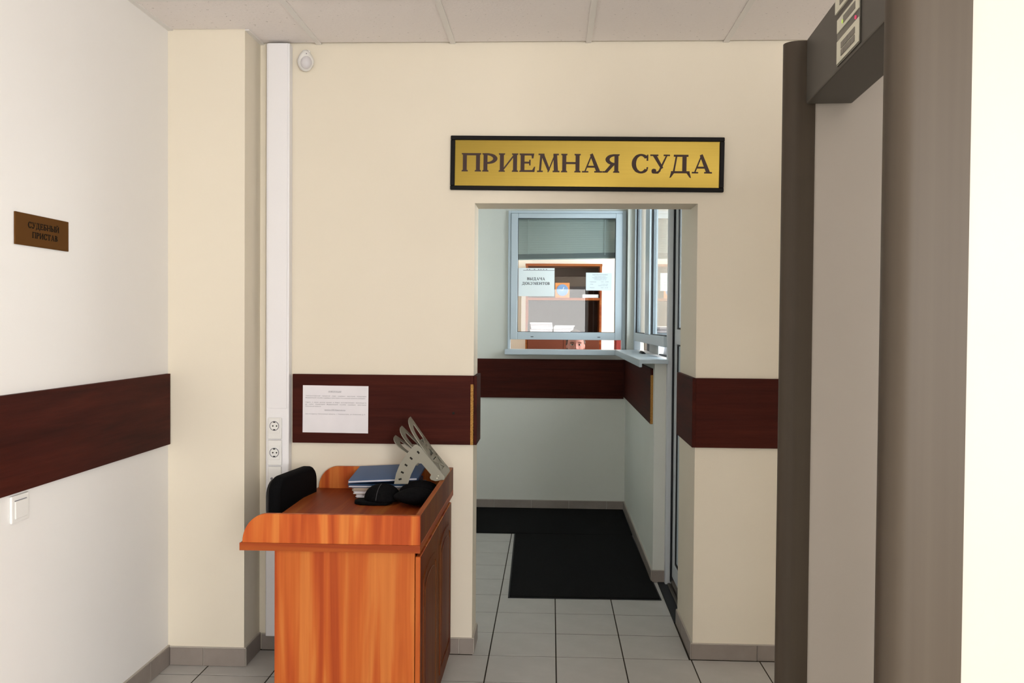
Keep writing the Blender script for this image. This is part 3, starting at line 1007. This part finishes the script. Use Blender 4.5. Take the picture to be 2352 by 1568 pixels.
def folder(label, x, y, z, rot, tilt, cover, body, hc, hp, wx=.300, wy=.215, roll=0):
    t = thing('folder', label, 'folder', (x, y, z), local=True, group=GF)
    t.rotation_euler = (math.radians(tilt), math.radians(roll), math.radians(rot))
    MB().box(0, 0, .0, wx, wy, .0012).build('back_cover', cover, t)
    mb = MB()
    n = max(2, int(hp/.0022))
    for i in range(n):
        j = random.uniform(-.004, .004)
        mb.box(.003+j, .002+random.uniform(0, .004), .0013+hp*i/n, wx-.006+j, wy-.004, .0013+hp*(i+.93)/n)
    mb.build('paper_sheets', body, t)
    mb = MB().box(0, 0, hp+.0014, wx, wy, hp+.0014+hc).box(wx-.0012, 0, .0012, wx, wy, hp+.0014)
    mb.build('front_cover', cover, t, bevel=.0004)
    return t


folder('black folder at the very bottom of the pile on the desk', -.855, -.252, .7447, -1, 0, 'black_plastic', 'paper', .0015, .014)
folder('white and beige papers low in the pile under the grey folder', -.862, -.258, .7622, 2, 0, 'folder_beige', 'paper', .0010, .010)
folder('grey paper folder in the middle of the pile on the desk', -.868, -.255, .7750, 4, 0, 'folder_grey', 'folder_beige', .0016, .010)
folder('dark navy folder under the topmost blue folder', -.886, -.250, .7880, 3, 1.0, 'folder_navy', 'paper', .0085, .006)
folder('glossy blue folder topmost of the pile on the desk', -.884, -.256, .8075, -1.5, 7.0, 'folder_blue', 'paper', .0016, .007, .30, .224, -3.5)

# ---- fan-shaped document sorter lying on its side
t = thing('document_sorter', 'grey plastic fan-shaped document sorter lying tilted on the desk', 'document holder', (-.56, -.26, .83))
YN, YF = -.360, -.165
cheek = [(-.671, .826), (-.663, .868), (-.648, .907), (-.6198, .950), (-.594, .981), (-.584, .988), (-.575, .987), (-.566, .980), (-.4625, .858),
         (-.468, .847), (-.50, .840), (-.520, .846), (-.5245, .8545), (-.519, .866), (-.556, .909), (-.564, .914), (-.5745, .913), (-.583, .903), (-.600, .868), (-.614, .827)]
MB().prism(cheek, (0, YN, 0), (1, 0, 0), (0, 0, 1), (0, 1, 0), 0, .004).build('cheek', 'sorter_grey', t)
cheek2 = [(-.661, .872)]+cheek[2:-2]+[(-.602, .872)]
MB().prism(cheek2, (0, YF, 0), (1, 0, 0), (0, 0, 1), (0, 1, 0), -.004, 0).build('cheek', 'sorter_grey', t)
for (x, z, a) in ((-.572, .957, -50), (-.601, .932, -42), (-.622, .904, -35), (-.637, .874, -25), (-.646, .846, 15)):
    c, s = math.cos(math.radians(a)), math.sin(math.radians(a))
    MB().obox((x, YN-.0002, z), Vector((c, 0, s))*.0062, Vector((0, .0008, 0)), Vector((-s, 0, c))*.0035).build('slot', 'slot_dark', t)
mb = MB()
# base plate with cut-outs joining the two cheeks along the straight edge
A, B = Vector((-.568, 0, .982)), Vector((-.4665, 0, .858))
dv = (B-A).normalized()
nv = Vector((dv.z, 0, -dv.x))
ln = (B-A).length


def bar(mb, s0, y0, s1, y1, w_, o=A, d=dv, n=nv, th=.0018):
    p0, p1 = o+d*s0+Vector((0, y0, 0)), o+d*s1+Vector((0, y1, 0))
    ax = (p1-p0)
    l_ = ax.length
    ax.normalize()
    mb.obox((p0+p1)/2, ax*(l_/2), ax.cross(n).normalized()*w_/2, n*th)


ym_ = (YN+YF)/2
bar(mb, .0, YN+.010, ln, YN+.010, .018)
bar(mb, .0, YF-.010, ln, YF-.010, .018)
bar(mb, ln-.012, YN+.012, ln-.012, YF-.012, .026)
bar(mb, .070, YN+.012, .070, YF-.012, .016)
bar(mb, .072, YN+.015, ln-.015, YF-.015, .010)
bar(mb, .072, YF-.015, ln-.015, YN+.015, .010)
bar(mb, .020, YN+.012, .020, YF-.012, .012)
mb.build('base_plate', 'sorter_grey', t)
H0 = Vector((-.469, 0, .851))
for (tx, tz) in ((-.634, 1.083), (-.671, 1.043), (-.698, 1.002)):
    T = Vector((tx, 0, tz))
    d_ = (T-H0).normalized()
    l_ = (T-H0).length
    n_ = Vector((d_.z, 0, -d_.x))
    mb = MB()
    y0, y1 = YN+.010, YF-.010
    kw = dict(o=H0, d=d_, n=n_, th=.0016)
    out = [(.0, y0), (l_*.35, y0), (l_*.70, y0)]
    out += [(l_*.70+l_*.30*math.sin(math.radians(a)), y0+(y1-y0)*.92*(1-math.cos(math.radians(a)))) for a in range(12, 91, 13)]
    out += [(l_, y1), (l_*.6, y1), (l_*.3, y1), (.0, y1)]
    cs, cy_ = l_*.48, y0+(y1-y0)*.53
    inn = [(cs+(p[0]-cs)*.76, cy_+(p[1]-cy_)*.52) for p in out]
    k = len(out)
    for i in range(k):
        q = [out[i], out[(i+1) % k], inn[(i+1) % k], inn[i]]
        mb.prism(q, H0, d_, (0, 1, 0), n_, -.0016, .0016)
    bar(mb, l_*.62, y0+.02, l_*.42, y1-.02, .022, **kw)
    bar(mb, l_*.36, y0+.02, l_*.62, y1-.02, .022, **kw)
    bar(mb, l_*.20, y0+.012, l_*.20, y1-.012, .05, **kw)
    mb.build('divider', 'sorter_grey', t)
MB().tube([(H0.x, YN-.002, H0.z), (H0.x, YF+.002, H0.z)], .006, 10).build('hinge_pin', 'sorter_grey', t, smooth=40)
for (x, z) in ((-.489, .862), (-.494, .852)):
    MB().lathe([(.0032, 0), (.0024, .0012)], (x, YN, z), (0, -1, 0), 10).build('stud', 'panel_label', t)

# ---- two black cloth items in front of the pile
t = thing('cap', 'flat black cap with a thin pale arc in front of the folders', 'cap', (-.735, -.345, .745))


def crown(d, p):
    return Vector((p.x*(1.0+.12*d.z), p.y, p.z if p.z > 0 else p.z*.05))


MB().ellipsoid((-.722, -.338, .757), (.074, .074, .066), 32, 16, crown).build('crown', 'black_cloth', t, smooth=80)
vis = [(-.835+.0, -.352), (-.828, -.385), (-.80, -.405), (-.74, -.412), (-.69, -.405), (-.677, -.37), (-.677, -.33), (-.73, -.30), (-.80, -.305), (-.826, -.325)]
MB().prism(vis, (0, 0, .7455), (1, 0, 0), (0, 1, 0), (0, 0, 1), 0, .014).build('brim', 'black_cloth', t, bevel=.004, seg=2, smooth=50)
pts = []
for a in range(8, 88, 8):
    ph, th = math.radians(-100), math.radians(a)
    pts.append((-.722+.0755*math.cos(th)*math.cos(ph)*1.05, -.338+.0755*math.cos(th)*math.sin(ph), .757+.0672*math.sin(th)))
MB().tube(pts, .0010, 6).build('piping', 'grey_cord', t, smooth=60)

t = thing('hat', 'rounded black cloth hat with two soft folds against the desk rim', 'hat', (-.575, -.345, .745))


def lobe(d, p):
    s = 1-.25*max(0, -d.x)
    return Vector((p.x, p.y*s, (p.z if p.z > 0 else p.z*.8)*s))


MB().ellipsoid((-.576, -.414, .784), (.088, .056, .039), 32, 16, lobe).build('lower_fold', 'black_cloth', t, smooth=80)
MB().ellipsoid((-.572, -.318, .790), (.084, .050, .046), 32, 16, lobe).build('upper_fold', 'black_cloth', t, smooth=80)

# ---- walk-through metal detector
TH = math.atan(.0528)
t = thing('metal_detector', 'walk-through metal detector arch with beige panels and grey-brown posts', 'metal detector', (.535, -1.76, 0), 0, local=True)
t.rotation_euler = (0, 0, -TH)
HD = 2.186
DP = .62


def cap_profile(yface_in, yface_out, l_in, l_out):
    """plan outline of an edge cap: rounded nose at x = 0, flanks over both faces of the panel"""
    ym2 = (yface_in+yface_out)/2
    hw = abs(yface_out-yface_in)/2
    sgn = 1 if yface_out > yface_in else -1
    nose = [(.038-.038*math.cos(math.radians(a)), ym2+sgn*hw*math.sin(math.radians(a))) for a in range(-90, 91, 12)]
    return [(l_in, yface_in)]+nose+[(l_out, yface_out)]


def panel(yin, yout, l_in, l_out):
    sg = 1 if yout > yin else -1
    mb = MB().box(.048, yin+sg*.0025, .012, DP-.045, yout-sg*.0025, HD-.006)
    mb.build('side_panel', 'detector_panel', t, bevel=.002)
    p = cap_profile(yin, yout, l_in, l_out)
    MB().prism(p, (0, 0, 0), (1, 0, 0), (0, 1, 0), (0, 0, 1), 0, HD).build('edge_cap', 'detector_cap', t, smooth=35)
    q = [(DP-x, y) for x, y in cap_profile(yin, yout, .06, .06)]
    MB().prism(q, (0, 0, 0), (1, 0, 0), (0, 1, 0), (0, 0, 1), 0, HD).build('edge_cap', 'detector_cap', t, smooth=35)
    MB().box(-.01, min(yin, yout)-.012, 0, DP+.01, max(yin, yout)+.012, .012).build('foot_plate', 'detector_cap', t, bevel=.003)


panel(0, .062, .073, .073)                 # far panel
panel(-.745, -.825, .06, .118)             # near panel
MB().box(.050, -.744, 2.030, .160, -.001, HD+.002).build('crossbar', 'detector_bar', t, bevel=.004, seg=2)
# control unit on the crossbar front (faces -x)
X0 = .050
c0, c1 = -.303, -.466
MB().box(X0-.0030, c1-.004, 2.037, X0+.001, c0+.004, 2.137).build('control_bezel', 'display_dark', t)
cu = MB().box(X0-.0045, c1, 2.105, X0-.0028, c0, 2.133).build('status_strip', 'panel_label', t)
MB().box(X0-.0052, c1+.025, 2.112, X0-.0044, c0-.050, 2.127).build('display', 'key_grey', cu)
MB().lathe([(.0042, 0), (.0038, .002)], (X0-.0045, -.350, 2.1165), (-1, 0, 0), 12).build('green_light', 'led_green', cu)
MB().lathe([(.0042, 0), (.0038, .002)], (X0-.0030, -.441, 2.0945), (-1, 0, 0), 12).build('red_light', 'led_red', cu)
kp = MB().box(X0-.0045, c1, 2.0405, X0-.0028, c0, 2.0875).build('keypad', 'panel_label', t)
for i in range(4):
    for j in range(2):
        y1 = -.340-i*.0257
        z0 = 2.048+j*.0155
        MB().box(X0-.0060, y1-.0235, z0, X0-.0044, y1, z0+.0135).build('key', 'key_grey', kp, bevel=.0008)
pl = MB().box(X0-.0035, -.455, 2.152, X0+.001, -.281, 2.181).build('name_label', 'panel_label', t)
MB().box(X0-.0045, -.43, 2.160, X0-.0034, -.320, 2.174).build('label_print', 'key_grey', pl)

# ---- door mats in the passage
t = MB().box(-.95, 2.318, .0002, .549, 3.186, .007).build('door_mat', 'mat_black', bevel=.002)
tag(t, 'wide black mat lying along the wall under the service window', 'mat')
t = thing('door_mat', 'long black mat in the passage nearest the doorway', 'mat', (.152, 1.58, 0), math.radians(1.0), local=True)
t2 = MB().box(-.412, -.735, .0002, .400, .722, .009).build('pile', 'mat_black', t, bevel=.002)
MB().box(-.420, -.743, .0001, .408, .730, .004).build('border', 'rubber', t)

# ---- blind in the service window
t = thing('window_blind', 'grey-green venetian blind half drawn behind the service window glass', 'blind', (.083, 3.262, 2.34))
MB().box(-.318, 3.245, 2.322, .484, 3.275, 2.356).build('head_rail', 'blind_slat', t, bevel=.002)
sl = MB()
n = 15
for i in range(n):
    f_ = i/(n-1)
    zl, zr = 2.312-f_*(2.312-2.045), 2.312-f_*(2.312-2.066)
    xa, xc = -.312, .478
    ca, sa = math.cos(math.radians(55)), math.sin(math.radians(55))
    c = Vector(((xa+xc)/2, 3.262, (zl+zr)/2))
    ex = Vector((xc-xa, 0, zr-zl))/2
    MB().obox(c, ex, Vector((0, ca, sa))*.0125, Vector((0, -sa, ca))*.0005).build('slat', 'blind_slat', t)
c = Vector((.083, 3.262, 2.0275))
MB().obox(c, Vector((.395, 0, .0085)), Vector((0, .012, 0)), Vector((0, 0, .0195))).build('bottom_rail', 'blind_rail', t, bevel=.002)
MB().obox(c-Vector((0, 0, .0235)), Vector((.395, 0, .0085)), Vector((0, .010, 0)), Vector((0, 0, .0035))).build('rail_lip', 'blind_slat', t)
for x in (-.225, .39):
    MB().tube([(x, 3.247, 2.322), (x, 3.247, 2.035)], .0018, 6).build('cord', 'blind_slat', t)

# ---- two sheets on the glass
t = thing('paper_sheet', 'white sheet with two lines of capitals on the left of the service window', 'notice', (-.155, 3.185, 1.81))
MB().box(-.299, 3.1842, 1.7005, -.0105, 3.1852, 1.925).build('sheet', 'paper_pale', t)
mb = MB()
lettering(mb, 'ВЫДАЧА', .0215, .142, (-.157, 3.1842, 1.8395), (1, 0, 0), (0, 0, 1), (0, -1, 0), .0004, .10)
mb.build('lettering', 'ink', t)
mb = MB()
lettering(mb, 'ДОКУМЕНТОВ', .0215, .222, (-.158, 3.1842, 1.8025), (1, 0, 0), (0, 0, 1), (0, -1, 0), .0004, .10)
mb.build('lettering', 'ink', t)
MB().box(-.26, 3.1838, 1.9050, -.0115, 3.1842, 1.9085).build('fold_line', 'ink_grey', t)
mb = MB()
for x in (-.233, -.215, -.175, -.142, -.124, -.103, -.080):
    mb.box(x, 3.1838, 1.912, x+.010, 3.1842, 1.917)
mb.build('print_marks', 'ink_grey', t)['kind'] = 'stuff'
t = thing('paper_sheet', 'small pale sheet with fine typed lines on the right of the service window', 'notice', (.341, 3.185, 1.82))
MB().box(.2395, 3.1842, 1.749, .443, 3.1852, 1.8905).build('sheet', 'paper_blue', t)
mb = MB()
y_ = 3.1842
for (txt_, z, x0, x1, h) in (('РЕЖИМ РАБОТЫ КАНЦЕЛЯРИИ', 1.874, .292, .410, .0065), ('прием граждан и выдача', 1.860, .308, .395, .0042),
                             ('документов производится', 1.852, .290, .408, .0042), ('ежедневно кроме субботы', 1.8435, .300, .403, .0042), ('и воскресенья по графику', 1.835, .306, .400, .0042),
                             ('Понедельник', 1.818, .270, .322, .0055), ('9.00 - 18.00', 1.818, .358, .418, .0050), ('Обед', 1.799, .273, .296, .0052), ('с 13.00 до 14.00', 1.799, .358, .413, .0050),
                             ('перерыв на обед', 1.789, .336, .410, .0048), ('Пятница', 1.772, .271, .306, .0055), ('9.00 - 16.45', 1.772, .358, .413, .0050)):
    line(mb, txt_, z, h, x0, x1, y_, 0)
mb.build('lettering', 'ink_grey', t)['kind'] = 'stuff'

# ---- bookcase in the office
t = thing('bookcase', 'tall brown bookcase with open shelves against the office wall', 'bookcase', (.09, 5.38, 0))
bx0, bx1, by0, by1, bz = -.296, .478, 5.20, 5.545, 2.092
MB().box(bx0, by0, 0, bx0+.022, by1, bz-.024).build('side_panel', 'shelf_wood', t, bevel=.001)
MB().box(bx1-.022, by0, 0, bx1, by1, bz-.024).build('side_panel', 'shelf_wood', t, bevel=.001)
MB().box(bx0-.004, by0-.004, bz-.024, bx1+.004, by1, bz).build('top_panel', 'shelf_wood', t, bevel=.001)
MB().box(bx0+.022, by1-.008, .06, bx1-.022, by1, bz-.024).build('back_panel', 'shelf_back', t)
for z in (1.722, 1.372, .98, .06):
    MB().box(bx0+.022, by0+.004, z, bx1-.022, by1-.008, z+.024).build('shelf', 'shelf_wood', t, bevel=.001)
xm = (bx0+bx1)/2
for a, b in ((bx0+.024, xm-.0015), (xm+.0015, bx1-.024)):
    d = MB().box(a, by0-.016, .06, b, by0+.003, 1.352).build('door', 'shelf_door', t, bevel=.001)
    kx = b-.03 if b < xm+.01 else a+.03
    MB().lathe([(.006, 0), (.006, .012), (.013, .016), (.010, .024)], (kx, by0-.016, .8), (0, -1, 0), 14).build('knob', 'steel', d)
for x in (-.165, .035, .312):
    MB().box(x, by0+.002, 1.377, x+.066, by0+.0038, 1.391).build('shelf_label', 'paper', t)
# things on its shelves
t = thing('wall_clock', 'square orange clock with a blue round dial on the upper shelf', 'clock', (.080, 5.3, 1.746))
MB().box(.004, 5.28, 1.7465, .152, 5.32, 1.902).build('case', 'clock_wood', t, bevel=.003)
MB().lathe([(.060, 0), (.060, .004), (.054, .006), (.054, .004)], (.079, 5.28, 1.826), (0, -1, 0), 32).build('dial', 'clock_blue', t)
mb = MB().obox((.085, 5.2745, 1.838), (.010, 0, .020), (0, .0006, 0), (-.0022, 0, .0011)).obox((.066, 5.2745, 1.829), (.016, 0, -.004), (0, .0006, 0), (.0005, 0, .002))
mb.build('hand', 'paper', t)
t = MB().box(.285, 5.23, 1.7465, .447, 5.42, 1.782).build('carton', 'plain_white', bevel=.003)
tag(t, 'flat white box lying at the right end of the upper shelf', 'box')


def stack(label, x, y, z, wx, wy, hs, mats, rot, roll=0, cat='papers'):
    t = thing('document_stack', label, cat, (x, y, z), local=True, group='paper stacks on the lower shelf')
    zz = 0
    for h, mt in zip(hs, mats):
        dx, a = random.uniform(-.010, .010), math.radians(random.uniform(-4, 4)+rot)
        ca, sa = math.cos(a), math.sin(a)
        MB().obox((dx, 0, zz+h/2), Vector((ca, sa, 0))*wx/2, Vector((-sa, ca, 0))*wy/2, (0, 0, h/2-.0004)).build('document', mt, t, bevel=.0008)
        zz += h
    return t


stack('left pile of white and grey documents on the lower shelf', -.138, 5.33, 1.3965, .225, .20, (.016, .012, .018, .014, .02, .016), ('document_white', 'document_grey', 'document_white', 'document_white', 'document_grey', 'document_white'), 3)
stack('right pile of white documents on the lower shelf', .104, 5.33, 1.3965, .20, .20, (.02, .016, .02, .012), ('document_white', 'document_grey', 'document_white', 'document_white'), -3)
t = thing('binder', 'red ring binder standing at the right end of the window slot', 'binder', (.606, 4.5, 0), local=False)
MB().box(.575, 4.46, 1.05, .64, 4.74, 1.36).build('cover', 'red_binder', t, bevel=.003)
MB().box(.580, 4.455, 1.09, .635, 4.4602, 1.13).build('spine_ring', 'steel', t)
t2 = thing('side_cabinet', 'low brown cabinet carrying the red binder beside the bookcase', 'cabinet', (.70, 4.7, 0))
MB().box(.53, 4.40, 0, .95, 5.0, 1.05).build('body', 'shelf_door', t2, bevel=.002)
MB().box(.535, 4.384, .05, .738, 4.40, 1.03).build('door', 'shelf_door', t2, bevel=.002)
MB().box(.742, 4.384, .05, .945, 4.40, 1.03).build('door', 'shelf_door', t2, bevel=.002)

# ---- small things on the side window sill
t = thing('carton', 'upright white box on the sill of the side window', 'box', (.70, 2.2, 1.285))
structure('trim_14', 'white inner shelf behind the side window', 'window sill', MB().box(.6305, 1.195, 1.2625, 1.05, 3.08, 1.2845), 'pvc_white', bevel=.002)
MB().box(.672, 1.97, 1.2848, .74, 2.50, 1.40).build('body', 'carton_white', t, bevel=.002)
MB().box(.6715, 1.9695, 1.385, .7405, 2.5005, 1.4003).build('lid', 'carton_white', t, bevel=.0008)
t = thing('stapler', 'small black stapler lying on the side window sill', 'stapler', (.592, 2.2, 1.285))
MB().box(.578, 2.10, 1.2852, .606, 2.30, 1.290).build('base', 'rubber', t, bevel=.002)
MB().obox((.592, 2.21, 1.2945), (.010, 0, 0), (0, .078, .002), (0, 0, .0038)).build('arm', 'rubber', t, bevel=.003)
t = thing('paper_holder', 'white sheet on a dark stand behind the side window slot', 'paper holder', (.69, 1.32, 1.285))
MB().box(.672, 1.46, 1.2848, .735, 1.93, 1.292).build('stand', 'rubber', t, bevel=.002)
MB().obox((.705, 1.69, 1.345), (.0012, 0, 0), (0, .19, 0), (.008, 0, .052)).build('sheet', 'paper', t)
t = thing('document_box', 'dark grey box standing at the far end of the side window slot', 'box', (.76, 2.35, 1.285))
MB().box(.69, 2.54, 1.2848, .86, 2.84, 1.46).build('body', 'box_grey', t, bevel=.003)
MB().box(.688, 2.538, 1.44, .862, 2.842, 1.463).build('lid', 'rubber', t, bevel=.002)
t = thing('pencil_cup', 'small beige cup beyond the dark grey box on the side sill', 'cup', (.715, 2.96, 1.285))
MB().lathe([(.030, 0), (.036, .003), (.038, .085), (.035, .085), (.033, .006)], (.715, 2.96, 1.2848), (0, 0, 1), 20).build('body', 'folder_beige', t, smooth=40)
MB().tube([(.712, 2.955, 1.30), (.722, 2.97, 1.395)], .004, 8).build('pencil', 'clock_wood', t)

# ---- the woman behind the service window
PC = Vector((.184, 3.985, 1.298))       # head centre
t = thing('person', 'person seated behind the service window, only eyes and nose showing', 'person', (PC.x, 4.0, 0))


def skin_part(vs, es, rad, root=0):
    me = bpy.data.meshes.new('tmp')
    me.from_pydata(vs, es, [])
    o = bpy.data.objects.new('tmp', me)
    COL.objects.link(o)
    o.modifiers.new('s', 'SKIN').use_smooth_shade = True
    for i, r in enumerate(rad):
        sv = me.skin_vertices[0].data[i]
        sv.radius = r if isinstance(r, tuple) else (r, r)
        sv.use_root = (i == root)
    o.modifiers.new('d', 'SUBSURF').levels = 1
    bpy.context.view_layer.update()
    ev = bpy.data.meshes.new_from_object(o.evaluated_get(bpy.context.evaluated_depsgraph_get()))
    mb = MB()
    mb.add([v.co for v in ev.vertices], [tuple(p.vertices) for p in ev.polygons])
    bpy.data.objects.remove(o)
    return mb


cx = PC.x
SEAT = .56
body = [(cx, 4.06, SEAT+.10), (cx, 4.07, SEAT+.26), (cx, 4.06, SEAT+.40), (cx, 4.05, SEAT+.53), (cx, 4.035, SEAT+.60), (cx, 4.01, SEAT+.68)]
be = [(0, 1), (1, 2), (2, 3), (3, 4), (4, 5)]
br = [(.15, .11), (.125, .095), (.14, .10), (.13, .085), (.055, .055), (.05, .052)]
hands = MB()
for s in (-1, 1):
    k = len(body)
    body += [(cx+s*.085, 4.00, SEAT+.07), (cx+s*.10, 3.62, SEAT+.05), (cx+s*.10, 3.60, .10), (cx+s*.105, 3.50, .045)]
    be += [(0, k), (k, k+1), (k+1, k+2), (k+2, k+3)]
    br += [.085, .062, .042, .036]
    k = len(body)
    body += [(cx+s*.165, 4.05, SEAT+.51), (cx+s*.215, 3.98, SEAT+.27), (cx+s*.12, 3.76, SEAT+.15), (cx+s*.11, 3.69, SEAT+.14)]
    be += [(3, k), (k, k+1), (k+1, k+2), (k+2, k+3)]
    br += [.06, .043, .028, (.040, .016)]
    for q, (fx, ln_) in enumerate(((-.030, .066), (-.011, .074), (.009, .070), (.028, .054))):
        b0 = Vector((cx+s*.11+fx, 3.695, SEAT+.142))
        p1 = b0+Vector((fx*.15, -.045, .004))
        p2 = p1+Vector((fx*.1, -ln_*.5, -.008))
        p3 = p2+Vector((0, -ln_*.45, -.020))
        pm = skin_part([b0, p1, p2, p3], [(0, 1), (1, 2), (2, 3)], [.009, .0088, .0082, .007])
        hands.add(pm.v, pm.f)
    b0 = Vector((cx+s*.11-s*.025, 3.72, SEAT+.142))
    pm = skin_part([b0, b0+Vector((-s*.030, -.028, .0)), b0+Vector((-s*.042, -.062, -.006))], [(0, 1), (1, 2)], [.011, .010, .008])
    hands.add(pm.v, pm.f)
bodym = skin_part(body, be, br)


def gs(x, y, sx, sy):
    return math.exp(-(x/sx)**2-(y/sy)**2)


def face(d, p):
    x, y, z = p
    if z < 0:
        tt = min(1, -z/.115)
        x *= 1-.24*tt*tt
        y = y*(1-.10*tt) - .010*tt
    if d.y < 0:
        fr_ = -d.y
        y += .010*fr_*(1-min(1, abs(x)/.06))*0
        y -= .024*gs(x, z+.030, .012, .017)*fr_        # nose tip
        y -= .012*gs(x, z+.006, .009, .026)*fr_        # bridge
        y -= .007*gs(abs(x)-.016, z+.034, .008, .008)*fr_
        y += .012*gs(abs(x)-.033, z-.002, .016, .012)*fr_   # sockets
        y -= .006*gs(abs(x)-.033, z-.022, .024, .009)*fr_   # brow
        y -= .007*gs(x, z+.064, .024, .008)*fr_             # lips
        y += .005*gs(x, z+.080, .02, .006)*fr_
        y -= .008*gs(x, z+.100, .022, .014)*fr_             # chin
        y -= .005*gs(abs(x)-.045, z+.032, .02, .022)*fr_    # cheeks
    return Vector((x, y, z))


head = MB().ellipsoid(PC, (.0735, .092, .116), 72, 60, face)
for s in (-1, 1):
    head.ellipsoid(PC+Vector((s*.0735, .008, -.012)), (.011, .020, .031), 14, 10)
allb = MB()
for q in (bodym, head, hands):
    allb.add(q.v, q.f)
me = allb.mesh('body')
o = bpy.data.objects.new('tmp', me)
COL.objects.link(o)
rm = o.modifiers.new('r', 'REMESH')
rm.mode = 'VOXEL'
rm.voxel_size = .0045
sm = o.modifiers.new('s', 'SMOOTH')
sm.factor = .5
sm.iterations = 2
bpy.context.view_layer.update()
ev = bpy.data.meshes.new_from_object(o.evaluated_get(bpy.context.evaluated_depsgraph_get()))
ev.transform(Matrix.Translation(-Vector(t.location)))
bm = bmesh.new()
bm.from_mesh(ev)
left, best = set(bm.verts), []
while left:
    seed = left.pop()
    comp, todo = [seed], [seed]
    while todo:
        for e in todo.pop().link_edges:
            for q in e.verts:
                if q in left:
                    left.discard(q)
                    comp.append(q)
                    todo.append(q)
    if len(comp) > len(best):
        best = comp
keep = set(best)
print('body', len(bm.verts), len(keep))
bmesh.ops.delete(bm, geom=[q for q in bm.verts if q not in keep], context='VERTS')
bm.to_mesh(ev)
bm.free()
bpy.data.objects.remove(o)
ev.materials.clear()
ev.materials.append(MATS['skin'])
for p in ev.polygons:
    p.use_smooth = True
bo = bpy.data.objects.new('body', ev)
COL.objects.link(bo)
bo.parent = t
OFFS[bo.name] = Vector(t.location)
for s in (-1, 1):
    e = MB().ellipsoid(PC+Vector((s*.033, -.0760, .001)), (.0135, .010, .0075), 18, 12).build('eye', 'eye_white', bo, smooth=80)
    MB().ellipsoid(PC+Vector((s*.033, -.0835, .0005)), (.0062, .0036, .0062), 14, 8).build('iris', 'iris', bo, smooth=80)
    MB().tube([PC+Vector((s*.016, -.0885, .0185)), PC+Vector((s*.033, -.0870, .0235)), PC+Vector((s*.052, -.0735, .0195))], [.0028, .0034, .0020], 8).build('eyebrow', 'hair', bo, smooth=60)
    MB().tube([PC+Vector((s*.019, -.0815, .004)), PC+Vector((s*.033, -.0855, .009)), PC+Vector((s*.047, -.0765, .004))], .0020, 6).build('eyelash', 'hair', bo, smooth=60)
MB().ellipsoid(PC+Vector((0, -.0885, -.064)), (.024, .010, .0075), 18, 10).build('lips', 'lips', bo, smooth=80)


def hairf(d, p):
    if d.y < -.15 and p.z < .058:
        k = min(1, (-d.y-.15)*2.2)
        return Vector((p.x*(1-.30*k), p.y*(1-.45*k), p.z))
    return Vector((p.x+.004*math.sin(p.z*160), p.y, p.z))


MB().ellipsoid(PC+Vector((0, .014, .012)), (.086, .100, .122), 48, 32, hairf).build('hair', 'hair', bo, smooth=80)
shirt = skin_part([(cx, 4.06, SEAT+.08), (cx, 4.07, SEAT+.26), (cx, 4.06, SEAT+.40), (cx, 4.05, SEAT+.53), (cx, 4.037, SEAT+.58)]
                  + [q for s in (-1, 1) for q in ((cx+s*.165, 4.05, SEAT+.51), (cx+s*.215, 3.98, SEAT+.27), (cx+s*.125, 3.775, SEAT+.155))],
                  [(0, 1), (1, 2), (2, 3), (3, 4), (3, 5), (5, 6), (6, 7), (3, 8), (8, 9), (9, 10)],
                  [(.162, .122), (.137, .107), (.152, .112), (.142, .097), (.067, .067), .069, .052, .037, .069, .052, .037])
shirt.build('blouse', 'blouse', bo, smooth=80)
tr = skin_part([(cx, 4.06, SEAT+.11)]+[q for s in (-1, 1) for q in ((cx+s*.085, 4.00, SEAT+.072), (cx+s*.10, 3.62, SEAT+.05), (cx+s*.10, 3.60, .11))],
               [(0, 1), (1, 2), (2, 3), (0, 4), (4, 5), (5, 6)], [(.158, .118), .095, .071, .052, .095, .071, .052])
tr.build('trousers', 'trousers', bo, smooth=80)
for s in (-1, 1):
    MB().ellipsoid((cx+s*.105, 3.53, .045), (.045, .125, .048), 20, 12).build('shoe', 'shoe', bo, smooth=80)

t = thing('office_chair', 'black swivel chair under the person behind the service window', 'chair', (cx, 4.08, 0), local=True)
MB().prism(backrest_poly(.21, -.21, .21, .07), (0, -.02, 0), (1, 0, 0), (0, 1, 0), (0, 0, 1), .455, .525).build('seat', 'chair_fabric', t, bevel=.018, seg=3, smooth=50)
MB().prism(backrest_poly(.20, .66, 1.02, .07), (0, .20, 0), (1, 0, 0), (0, 0, 1), (0, 1, 0), 0, .05).build('backrest', 'chair_fabric', t, bevel=.015, seg=3, smooth=50)
MB().tube([(0, .255, .80), (0, .262, .56), (0, .22, .445), (0, .0, .440)], .014, 8).build('back_support', 'black_plastic', t, smooth=60)
MB().lathe([(.028, .09), (.028, .27), (.016, .27), (.016, .44), (.06, .44), (.06, .455)], (0, 0, 0), (0, 0, 1), 20).build('column', 'black_plastic', t, smooth=40)
for k in range(5):
    a = 2*PI*k/5+.3
    dx, dy = math.cos(a), math.sin(a)
    MB().tube([(0, 0, .105), (dx*.26, dy*.26, .072)], [.022, .014], 8).build('base_arm', 'black_plastic', t, smooth=60)
    MB().lathe([(.012, -.016), (.027, -.014), (.027, .014), (.012, .016)], (dx*.26, dy*.26, .027), (-dy, dx, 0), 16).build('caster', 'black_plastic', t, smooth=40)

bpy.data.objects.remove(_txto)
